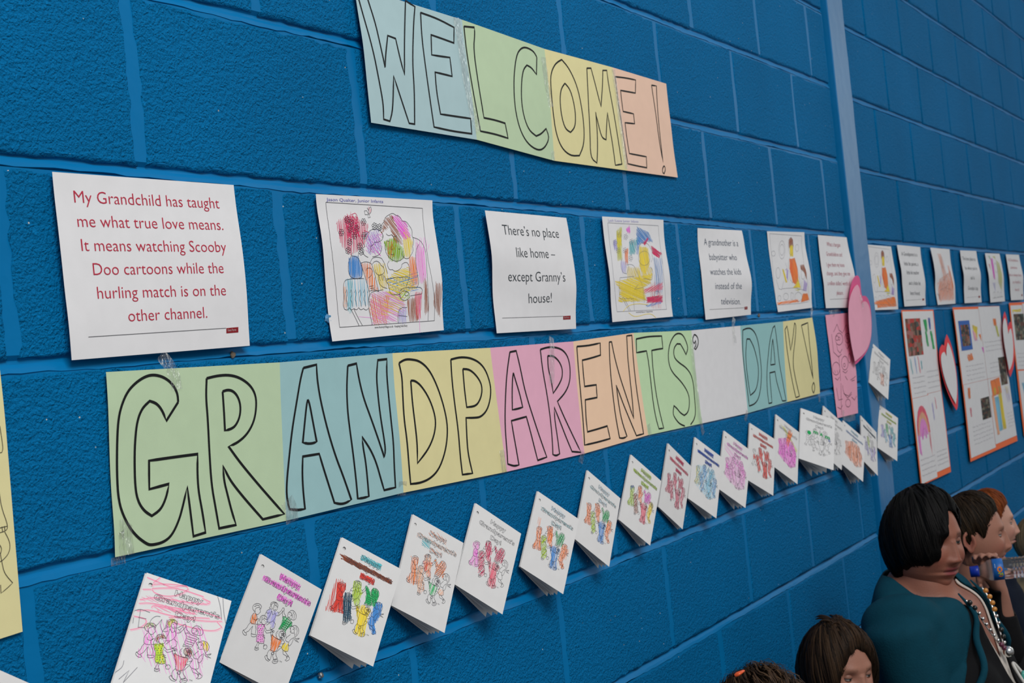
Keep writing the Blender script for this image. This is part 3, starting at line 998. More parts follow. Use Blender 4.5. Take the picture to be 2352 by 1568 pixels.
write(art, 'Leah Keane Junior Infants', sh.inv(*ZQ2([(1330, 262)])[0]), sh.inv(*ZQ2([(1640, 275)])[0]), 0.0055, C(170, 168, 200))
cr.build('crayon_colouring', o); ink.build('ink_drawing', o); art.build('lettering', o)

# third drawing (mother and child cooking) and its twin past the strip
cook_fill = [([(1135, 330), (1160, 305), (1180, 330), (1188, 420), (1170, 380), (1140, 420)], 'brown', 85, .0015, .0014), ([(1145, 390), (1185, 390), (1185, 510), (1150, 510)], 'yellow', 85, .0014, .0016),
             ([(1145, 540), (1200, 530), (1225, 620), (1240, 760), (1215, 815), (1180, 790), (1145, 640)], 'orange', 80, .0012, .0017), ([(1148, 540), (1170, 540), (1190, 780), (1150, 680)], 'red', 82, .0026, .0012),
             ([(1235, 740), (1265, 850), (1180, 850), (1210, 815)], 'yellow', 30, .0014, .0016), ([(1065, 650), (1080, 650), (1120, 790), (1100, 790)], 'yellow', 75, .0013, .0014),
             ([(1112, 640), (1130, 660), (1128, 780), (1112, 740)], 'purple', 88, .0020, .0011), ([(1260, 605), (1300, 600), (1330, 690), (1328, 765), (1300, 680), (1265, 650)], 'brown', 70, .0015, .0014),
             ([(1300, 760), (1335, 800), (1330, 890), (1290, 880)], 'purple', 85, .0022, .0012), ([(1010, 1008), (1230, 972), (1250, 1002), (1015, 1035)], 'orange', 172, .0016, .0015),
             ([(1290, 915), (1340, 910), (1355, 980), (1270, 1005)], 'orange', 60, .0013, .0017), ([(1200, 870), (1265, 860), (1240, 890)], 'khaki', 10, .0018, .0013)]
cook_ink = [circ(1158, 400, 26, 96, 12), [(1145, 520), (1130, 600), (1150, 760), (1180, 800)], [(1200, 530), (1230, 640), (1265, 850)], circ(1062, 440, 34, 100, 12), circ(1062, 440, 24, 60, 10), circ(1240, 948, 40, 50, 12),
            circ(1105, 945, 28, 38, 10), circ(1035, 962, 18, 30, 9), [(1160, 900), (1185, 910), (1180, 975), (1160, 975), (1160, 900)], circ(1020, 690, 24, 60, 10), [(1000, 760), (1030, 860), (1060, 870), (1080, 780)],
            circ(1290, 700, 22, 60, 9), [(1280, 780), (1270, 860)], [(1060, 860), (1200, 850), (1320, 880)], [(930, 265), (1275, 290), (1300, 600), (1360, 1000)], [(930, 265), (950, 500), (1000, 1020)], [(1100, 580), (1120, 640), (1095, 660)],
            circ(970, 480, 22, 30, 7), circ(1225, 420, 20, 40, 7), [(1020, 1035), (1240, 1020), (1350, 1000)]]
o, sh, ink, cr = drawing_sheet(ZQ3, [(902, 240), (912, 400), (945, 620), (970, 800), (970, 900), (985, 1030), (1022, 1112)],
                               [(1305, 250), (1308, 380), (1350, 580), (1378, 720), (1385, 850), (1380, 960), (1390, 1065)],
                               'drawing of a tall orange cook at a table, left of the smooth strip')
sh3 = sh
cook = [(inv_all(sh3, ZQ3(p)), c, a, g, w) for p, c, a, g, w in cook_fill]
cooki = [inv_all(sh3, ZQ3(l)) for l in cook_ink]
for k in (0, 1):
    if k:
        o, sh, ink, cr = drawing_sheet(ZR, [(155, 162), (165, 290), (185, 430), (200, 560), (205, 660), (235, 752)], [(378, 180), (395, 290), (430, 480), (435, 600), (443, 745)],
                                       'drawing of a tall orange cook, just right of the smooth strip', wy=-0.005)
    for p, c, a, g, w in cook: cr.scribble(p, CR[c], a, g, w, seed=len(cr.f))
    if k: cr.scribble([(.1, .86), (.85, .80), (.95, .95), (.12, .97)], CR['orange'], 20, .0018, .0018, seed=3)
    for l in cooki: ink.stroke(l, .0007 if not k else .0006, (0.22, 0.22, 0.25), seg=0.02)
    cr.build('crayon_colouring', o); ink.build('ink_drawing', o)

o, sh, ink, cr = drawing_sheet(ZR, [(732, 190), (760, 310), (780, 440), (775, 560), (800, 706)], [(905, 205), (915, 320), (935, 430), (955, 530), (958, 694)],
                               'drawing covered with orange scribble, second drawing right of the strip', wy=-0.005)
for p, c, a, g, w in [([(.30, .10), (.5, .1), (.65, .5), (.45, .6)], 'orange', 85, .006, .0016), ([(.2, .55), (.9, .40), (.95, .92), (.1, .92)], 'orange', 80, .0045, .0014), ([(.1, .6), (.9, .55), (.9, .95), (.12, .95)], 'orange', 150, .006, .0014),
                      ([(.75, .3), (.85, .3), (.95, .75), (.85, .75)], 'orange', 88, .004, .0014), ([(.05, .8), (.2, .8), (.2, .95)], 'grey', 60, .004, .0014)]:
    cr.scribble(p, CR[c], a, g, w, seed=5 + len(cr.f))
for l in [circ(.45, .45, .1, .12), circ(.7, .55, .12, .1), [(.2, .75), (.5, .7), (.8, .75)], circ(.4, .7, .06, .06), circ(.6, .72, .06, .06), circ(.5, .25, .06, .1)]:
    ink.stroke(l, .0009, (0.2, 0.2, 0.23), seg=0.02)
cr.build('crayon_colouring', o); ink.build('ink_drawing', o)
o, sh, ink, cr = drawing_sheet(ZR, [(1225, 240), (1240, 340), (1262, 450), (1265, 560), (1275, 684)], [(1355, 245), (1375, 340), (1395, 460), (1395, 560), (1405, 672)],
                               'drawing with yellow scribble and a magenta stroke, near the right edge', wy=-0.005)
for p, c, a, g, w in [([(.45, .06), (.65, .05), (.6, .6), (.85, .8), (.9, .45), (.85, .2)], 'khaki', 85, .004, .002), ([(.3, .1), (.45, .1), (.4, .55), (.28, .5)], 'magenta', 92, .003, .002), ([(.15, .05), (.3, .05), (.3, .15)], 'emerald', 60, .004, .0014),
                      ([(.1, .22), (.2, .22), (.2, .35)], 'red', 60, .003, .0014), ([(.2, .6), (.4, .6), (.4, .8)], 'lilac', 60, .004, .0014)]:
    cr.scribble(p, CR[c], a, g, w, seed=9 + len(cr.f))
for l in [circ(.3, .85, .07, .06), circ(.55, .85, .07, .06), circ(.75, .85, .06, .05), [(.15, .92), (.9, .9)], circ(.55, .3, .1, .1)]:
    ink.stroke(l, .0011, (0.12, 0.12, 0.14), seg=0.02)
cr.build('crayon_colouring', o); ink.build('ink_drawing', o)


# ---------------------------------------------------------------- the two banners
def banner(label, zf, bounds, mats, letters, pen, group=None, base=0.004):
    """bounds: list of boundary polylines (top -> bottom); letters: list of (sheet index, [strokes])"""
    c = at_y(*zf([bounds[0][0]])[0], 0)
    root = empty('paper_banner', (c[0], 0, c[2]))
    tag(root, label, 'banner')
    sheets, objs = [], []
    off = Vector(root.location)
    for k, m in enumerate(mats):
        sh = Sheet(zf(bounds[k]), zf(bounds[k + 1]), base=base, hi=0.018)
        if sheets:
            sh.hl = sheets[-1].hr; sh.c[0] = sheets[-1].c[1]; sh.c[3] = sheets[-1].c[2]
        o = sh.build('paper_sheet', m)
        sheets.append(sh)
        art = Art(sh)
        for z2, strokes in letters.get(k, []):
            for s in strokes:
                s = smooth_line(s, it=2, ang=55)
                art.stroke(inv_all(sh, z2(s)), pen, BLACK, lift=0.0005, seg=0.012)
        a = art.build('letter_outline', o)
        o.parent = root
        o.matrix_parent_inverse = Matrix.Translation(-off)
        objs.append(o)
    return root, sheets, objs


def strip(root, pts, width):
    o = tape(None, pts, width, root)
    o.matrix_parent_inverse = Matrix.Translation(-Vector(root.location))
    return o


WELCOME = {0: [(ZW, [
    [(50, -60), (70, -5), (90, 70), (165, 330), (210, 560), (235, 700), (238, 805), (280, 818), (300, 740), (305, 512), (340, 620), (410, 832), (447, 838), (445, 600), (432, 420), (440, 150), (449, 45), (385, 5), (378, 250), (378, 505), (350, 400), (318, 260), (265, 240), (250, 380), (248, 455), (210, 280), (180, 150), (130, -5), (110, -70), (50, -60)],
    [(487, 85), (600, 125), (713, 185), (712, 290), (630, 260), (558, 235), (562, 370), (622, 380), (685, 388), (700, 515), (640, 500), (585, 487), (595, 620), (622, 770), (720, 785), (825, 800), (833, 903), (700, 885), (578, 857), (555, 700), (520, 450), (495, 250), (487, 85)]])],
  1: [(ZW, [
    [(780, 178), (850, 185), (853, 230), (845, 330), (870, 520), (915, 795), (990, 810), (1058, 832), (1078, 933), (990, 905), (892, 885), (872, 780), (830, 550), (795, 330), (780, 178)],
    [(1272, 385), (1250, 345), (1200, 318), (1165, 325), (1135, 370), (1118, 500), (1118, 640), (1130, 760), (1160, 880), (1210, 970), (1280, 1017), (1325, 1000), (1358, 932), (1335, 868), (1300, 905), (1268, 918), (1220, 880), (1185, 790), (1168, 680), (1168, 560), (1180, 470), (1205, 440), (1235, 455), (1270, 503), (1272, 385)]])],
  2: [(ZW, [
    [(1440, 402), (1395, 430), (1365, 500), (1368, 600), (1382, 760), (1402, 900), (1440, 1000), (1500, 1052), (1560, 1050), (1590, 980), (1592, 860), (1575, 720), (1545, 580), (1490, 460), (1440, 402)],
    [(1462, 562), (1435, 600), (1428, 680), (1440, 790), (1465, 870), (1500, 893), (1530, 860), (1535, 780), (1520, 680), (1495, 600), (1462, 562)],
    [(1610, 460), (1638, 460), (1665, 560), (1705, 720), (1715, 600), (1718, 475), (1745, 475), (1755, 560), (1785, 720), (1815, 900), (1847, 1108), (1803, 1115), (1785, 980), (1765, 860), (1750, 760), (1742, 870), (1740, 943), (1712, 930), (1690, 850), (1670, 757), (1680, 880), (1683, 1000), (1678, 1100), (1635, 1065), (1632, 900), (1620, 680), (1610, 460)]])],
  3: [(ZW, [
    [(1802, 518), (1870, 525), (1940, 540), (1938, 628), (1838, 610), (1845, 680), (1855, 752), (1925, 768), (1933, 835), (1868, 828), (1880, 930), (1897, 1036), (2012, 1058), (2015, 1132), (1950, 1120), (1887, 1105), (1870, 1000), (1840, 800), (1815, 640), (1802, 518)],
    [(2047, 575), (2080, 580), (2085, 700), (2100, 880), (2125, 1095), (2100, 960), (2075, 760), (2047, 575)],
    [(2130, 1120), (2120, 1140), (2122, 1165), (2132, 1172), (2140, 1150), (2138, 1125), (2130, 1120)]])]}
wb, wsheets, _ = banner('taped paper banner reading WELCOME!, high on the blue wall', ZW,
    [[(40, -95), (62, 60), (105, 300), (128, 560), (155, 828)], [(768, 133), (790, 330), (830, 600), (868, 943)], [(1325, 330), (1365, 700), (1392, 1085)], [(1785, 455), (1815, 640), (1850, 900), (1885, 1152)],
     [(2147, 565), (2160, 700), (2180, 850), (2195, 1000), (2225, 1198)]],
    [P_BLUE, P_GREEN, P_YELLOW, P_PEACH], WELCOME, 0.0031, base=0.006)
zw = lambda x, y, h: (*ZW([(x, y)])[0], h)
strip(wb, [zw(730, 118, .0085), zw(765, 330, .0095), zw(800, 560, .0095), zw(840, 760, .009), zw(880, 885, .0085)], 0.020)
strip(wb, [zw(1318, 385, .0085), zw(1340, 560, .009), zw(1372, 722, .009)], 0.019)
strip(wb, [zw(1380, 1020, .0085), zw(1388, 1082, .0085)], 0.014)
strip(wb, [zw(1790, 470, .0085), zw(1815, 640, .0095), zw(1845, 880, .009), zw(1878, 1140, .0085)], 0.016)

ZG, ZA, ZDP, ZT = Z(.3188, 200, 800), Z(.2551, 630, 800), Z(.2976, 780, 780), Z(.2551, 1440, 680)
ID = lambda p: [tuple(q) for q in p]
GP = {0: [(ZG, [
    [(655, 385), (650, 320), (610, 250), (550, 205), (480, 188), (420, 200), (350, 245), (290, 310), (250, 400), (225, 500), (215, 650), (213, 900), (225, 1100), (270, 1230), (340, 1340), (430, 1410), (470, 1415), (550, 1395), (610, 1345), (660, 1240), (690, 1130), (720, 995), (740, 1150), (765, 1352), (852, 1325), (830, 1180), (800, 1020), (793, 880), (795, 760), (640, 780), (445, 808), (447, 1013), (588, 975), (570, 1070), (530, 1160), (465, 1205), (410, 1170), (365, 1100), (345, 1000), (340, 800), (345, 650), (360, 520), (395, 430), (450, 378), (500, 395), (540, 445), (570, 520), (655, 385)],
    [(860, 215), (940, 195), (1030, 190), (1110, 215), (1180, 270), (1215, 340), (1218, 430), (1200, 530), (1150, 620), (1080, 680), (1018, 705), (1100, 820), (1250, 1000), (1420, 1192), (1265, 1230), (1150, 1100), (1060, 990), (1020, 930), (978, 845), (985, 950), (1010, 1050), (1040, 1170), (1072, 1270), (950, 1295), (925, 1150), (895, 980), (880, 750), (868, 500), (855, 350), (860, 215)],
    [(975, 310), (1010, 297), (1050, 305), (1085, 345), (1105, 410), (1100, 490), (1070, 555), (1035, 580), (992, 590), (985, 450), (975, 310)]])],
  1: [(ZA, [
    [(260, 175), (378, 145), (385, 280), (415, 470), (480, 740), (550, 970), (620, 1150), (692, 1360), (640, 1392), (590, 1400), (540, 1388), (480, 1200), (430, 1040), (403, 948), (255, 972), (250, 1120), (258, 1280), (275, 1443), (210, 1455), (135, 1445), (110, 1340), (110, 1200), (135, 950), (160, 720), (205, 450), (235, 270), (260, 175)],
    [(300, 460), (290, 500), (275, 640), (255, 845), (300, 857), (350, 852), (380, 838), (350, 680), (315, 490), (300, 460)],
    [(660, 155), (738, 135), (760, 270), (800, 440), (870, 630), (930, 800), (990, 980), (1000, 910), (985, 800), (965, 680), (945, 540), (930, 400), (918, 250), (930, 105), (1012, 95), (1010, 220), (1025, 400), (1050, 650), (1072, 850), (1078, 1050), (1090, 1250), (988, 1275), (960, 1180), (915, 1020), (860, 900), (788, 795), (800, 900), (820, 1010), (835, 1150), (850, 1330), (800, 1345), (750, 1350), (735, 1180), (705, 920), (680, 740), (658, 560), (650, 350), (660, 155)]])],
  2: [(ZDP, [
    [(457, 180), (500, 152), (550, 150), (620, 165), (690, 230), (750, 350), (800, 500), (830, 640), (830, 760), (810, 880), (765, 1000), (700, 1070), (620, 1105), (547, 1112), (535, 980), (520, 780), (495, 600), (485, 400), (480, 280), (457, 180)],
    [(548, 315), (580, 315), (630, 355), (690, 450), (730, 560), (742, 650), (725, 750), (680, 850), (600, 952), (598, 800), (580, 640), (560, 480), (548, 315)],
    [(857, 152), (930, 133), (1010, 140), (1080, 175), (1130, 240), (1165, 350), (1165, 440), (1140, 540), (1090, 595), (1040, 602), (975, 602), (980, 740), (990, 880), (1025, 1030), (947, 1040), (930, 900), (915, 700), (885, 480), (865, 300), (857, 152)],
    [(950, 225), (1000, 228), (1050, 270), (1090, 330), (1100, 390), (1085, 460), (1050, 512), (980, 520), (962, 380), (950, 225)]])],
  3: [(ZDP, [
    [(1313, 95), (1362, 85), (1390, 200), (1430, 400), (1500, 620), (1550, 770), (1598, 905), (1528, 930), (1500, 820), (1470, 700), (1440, 593), (1325, 625), (1340, 720), (1360, 830), (1383, 965), (1345, 975), (1297, 958), (1290, 850), (1275, 660), (1278, 450), (1290, 250), (1313, 95)],
    [(1340, 255), (1333, 300), (1330, 420), (1332, 540), (1375, 532), (1412, 520), (1390, 420), (1350, 290), (1340, 255)],
    [(1548, 75), (1610, 55), (1680, 60), (1730, 85), (1765, 140), (1780, 230), (1775, 330), (1740, 410), (1680, 475), (1720, 570), (1790, 720), (1862, 868), (1793, 862), (1750, 760), (1700, 630), (1655, 520), (1660, 620), (1680, 750), (1697, 880), (1670, 895), (1645, 885), (1640, 760), (1625, 600), (1600, 420), (1565, 230), (1548, 75)],
    [(1605, 125), (1645, 122), (1690, 160), (1718, 220), (1718, 290), (1690, 350), (1648, 412), (1630, 300), (1608, 220), (1605, 125)]])],
  4: [(ZDP, [
    [(1830, 52), (1920, 45), (2010, 25), (2013, 118), (1945, 140), (1872, 158), (1880, 260), (1890, 360), (1980, 347), (1986, 445), (1895, 463), (1900, 600), (1912, 710), (1985, 690), (2065, 665), (2087, 762), (1990, 790), (1890, 812), (1880, 640), (1858, 400), (1840, 200), (1830, 52)],
    [(2080, 18), (2098, 15), (2120, 130), (2160, 280), (2210, 430), (2268, 608), (2260, 480), (2240, 300), (2222, 130), (2215, -30), (2255, -35), (2265, 150), (2290, 380), (2320, 570), (2345, 725), (2290, 740), (2240, 620), (2190, 500), (2135, 350), (2150, 480), (2175, 620), (2217, 745), (2190, 760), (2160, 757), (2130, 600), (2105, 400), (2085, 200), (2080, 18)]])],
  5: [(ZT, [
    [(82, 385), (190, 362), (312, 358), (322, 470), (270, 478), (222, 488), (230, 620), (245, 760), (265, 900), (295, 1050), (330, 1187), (287, 1193), (260, 1100), (235, 960), (215, 780), (195, 600), (175, 492), (85, 508), (82, 385)],
    [(520, 1168), (475, 1150), (440, 1110), (412, 1060), (422, 985), (450, 1010), (480, 1050), (515, 1072), (545, 1050), (560, 1000), (562, 920), (545, 860), (510, 800), (470, 750), (420, 700), (385, 640), (370, 560), (375, 470), (395, 400), (430, 345), (465, 332), (500, 345), (530, 400), (550, 470), (530, 525), (510, 480), (480, 430), (450, 428), (425, 460), (418, 510), (430, 560), (470, 600), (530, 640), (575, 700), (596, 780), (604, 860), (608, 920), (618, 1040), (605, 1110), (572, 1155)]])],
  6: [(ZT, [[(605, 345), (592, 375), (590, 405), (605, 425), (618, 400), (622, 440), (605, 470), (618, 478), (635, 450), (643, 410), (635, 370), (620, 350), (605, 345)]])],
  7: [(ZT, [
    [(1042, 305), (1080, 287), (1120, 290), (1160, 340), (1185, 430), (1200, 560), (1212, 680), (1205, 820), (1185, 920), (1150, 970), (1100, 988), (1090, 900), (1075, 780), (1050, 600), (1040, 450), (1042, 305)],
    [(1078, 385), (1105, 385), (1140, 450), (1170, 560), (1185, 660), (1180, 760), (1160, 850), (1110, 892), (1095, 800), (1072, 620), (1068, 500), (1078, 385)],
    [(1313, 285), (1330, 265), (1340, 330), (1355, 450), (1370, 600), (1400, 760), (1432, 940), (1398, 942), (1370, 850), (1345, 760), (1332, 678), (1285, 690), (1288, 760), (1305, 958), (1277, 965), (1262, 850), (1257, 700), (1270, 540), (1285, 400), (1313, 285)],
    [(1312, 385), (1303, 450), (1293, 618), (1333, 612), (1325, 500), (1312, 385)]])],
  8: [(ZT, [
    [(1422, 300), (1440, 268), (1455, 350), (1473, 488), (1490, 400), (1508, 240), (1522, 260), (1515, 380), (1490, 590), (1515, 740), (1553, 900), (1520, 912), (1490, 780), (1460, 610), (1440, 480), (1422, 300)],
    [(1570, 262), (1628, 238), (1640, 400), (1660, 580), (1675, 745), (1660, 680), (1620, 500), (1570, 262)],
    [(1680, 775), (1665, 810), (1668, 850), (1680, 872), (1690, 840), (1690, 800), (1680, 775)]])]}
gb = [ZG([(137, 170), (155, 400), (158, 600), (165, 900), (178, 1100), (200, 1300), (203, 1503)]), ZG([(1388, 100), (1362, 350), (1367, 600), (1390, 900), (1420, 1100), (1437, 1240)]),
      ZDP([(408, 103), (420, 350), (460, 700), (478, 900), (493, 1180)]), ZDP([(1162, 62), (1185, 330), (1218, 640), (1260, 880), (1292, 1018)]), ZDP([(1803, 13), (1822, 300), (1850, 600), (1890, 878)]),
      ZT([(60, 330), (90, 600), (140, 950), (192, 1250)]), ZT([(580, 308), (600, 600), (635, 900), (678, 1145)]), ZT([(1020, 266), (1018, 500), (1050, 800), (1090, 1052)]), ZT([(1405, 228), (1402, 500), (1425, 750), (1445, 952)]),
      ZT([(1668, 192), (1700, 380), (1715, 500), (1722, 640), (1738, 875)])]
ggb, gsheets, gobj = banner("long taped banner of coloured sheets reading GRANDPARENTS' DAY!", ID, gb,
    [P_GREEN, P_BLUE2, P_YELLOW, P_PINK, P_PEACH2, P_GREEN2, P_WHITE, P_BLUE3, P_YELLOW], GP, 0.0034)
zz = lambda f, x, y, h: (*f([(x, y)])[0], h)
strip(ggb, [zz(ZG, 1440, 1090, .006), zz(ZG, 1470, 1160, .006), zz(ZG, 1480, 1250, .004)], 0.026)
strip(ggb, [zz(ZG, 235, 1300, .006), zz(ZG, 275, 1300, .006), zz(ZG, 290, 1490, .006)], 0.022)
strip(ggb, [zz(ZG, 225, 1500, .003), zz(ZG, 225, 1560, .002)], 0.022)
strip(ggb, [zz(ZG, 530, 40, .003), zz(ZG, 600, 130, .004), zz(ZG, 640, 220, .006), zz(ZG, 650, 295, .006)], 0.018)
strip(ggb, [zz(ZDP, 490, 1090, .006), zz(ZDP, 480, 1200, .003)], 0.02)
strip(ggb, [zz(ZDP, 1255, 850, .006), zz(ZDP, 1272, 1025, .005)], 0.016)
strip(ggb, [zz(ZDP, 1635, -20, .003), zz(ZDP, 1640, 60, .006), zz(ZDP, 1640, 340, .007)], 0.018)
strip(ggb, [zz(ZDP, 1880, 860, .005), zz(ZDP, 1860, 950, .002)], 0.016)
strip(ggb, [zz(ZT, 585, 380, .006), zz(ZT, 605, 640, .007), zz(ZT, 655, 1080, .006), zz(ZT, 690, 1240, .002)], 0.016)
strip(ggb, [zz(ZT, 965, 190, .003), zz(ZT, 955, 260, .003), zz(ZT, 975, 420, .007)], 0.017)
strip(ggb, [zz(ZT, 1665, 100, .002), zz(ZT, 1660, 195, .005)], 0.017)
strip(ggb, [zz(ZT, 1725, 790, .006), zz(ZT, 1735, 950, .002)], 0.016)
strip(ggb, [zz(ZT, 195, 1150, .006), zz(ZT, 210, 1250, .005)], 0.014)
strip(ggb, [zz(ZT, 1085, 1030, .006), zz(ZT, 1065, 1120, .002)], 0.014)

# ---------------------------------------------------------------- greeting cards
def plane_local(px, py, o, ax, az):
    """picture point -> (x, z) on the plane through o spanned by unit vectors ax, az"""
    n = np.cross(ax, az)
    d = ray(px, py)
    k = ((o - CAM) @ n) / (d @ n)
    q = CAM + d * k - o
    return q @ ax, q @ az


CW, CH = 0.105, 0.148


# top corner of the spine in the picture, lean of the spine, its tilt off the wall, opening angle of the cover
CARDS = [
    ((335, 1315), -0.716, 0.192, 0.611), ((598, 1272), -0.646, -0.035, 0.262), ((783.7, 1233.5), -0.663, 0.017, 0.384), ((947, 1180.7), -0.628, 0.052, 0.297),
    ((1090.8, 1155), -0.698, 0.052, 0.314), ((1233.5, 1127.6), -0.681, 0.035, 0.314), ((1348, 1079.3), -0.698, 0.070, 0.209), ((1448, 1043.6), -0.681, 0.035, 0.209),
    ((1532.8, 1017.5), -0.611, 0.017, 0.090), ((1595, 1003.5), -0.593, 0.035, 0.227), ((1661.8, 988.6), -0.611, 0.035, 0.262), ((1720.8, 970.9), -0.541, 0.052, 0.262),
    ((1781, 951), -0.593, 0.070, 0.244), ((1838.8, 937), -0.576, 0.052, 0.663), ((1890, 931.4), -0.663, 0.052, 0.262), ((1935.6, 965), -0.716, 0.070, 0.332),
    ((1975.7, 953.6), -0.628, 0.105, 0.157), ((2017, 928), -0.559, 0.035, 0.297), ((2001, 786), -0.646, 0.035, 0.279), ((-92, 1499), -0.650, 0.020, 0.300)]


def solve_card(T, a, b, ph, wy=0.0):
    t = at_y(*T, wy - 0.004)
    dn = np.array([math.sin(a) * math.cos(b), -math.sin(b), -math.cos(a) * math.cos(b)])
    ex = np.array([math.cos(a), 0.0, math.sin(a)])
    n = np.cross(dn, ex)
    if n[1] > 0: n = -n
    return t, ex, -dn, ph, n


# the printed picture, traced once on the second card and reused on all
tC, exC, ezC, phC, nC = solve_card(*CARDS[1])
axC = math.cos(phC) * exC + math.sin(phC) * nC
ZJ = Z(.19637, 500, 1260)


def jl(pts):
    out = []
    for x, y in ZJ(pts):
        a, b = plane_local(x, y, tC, axC, ezC)
        out.append((a / CW, -b / CH))
    return out


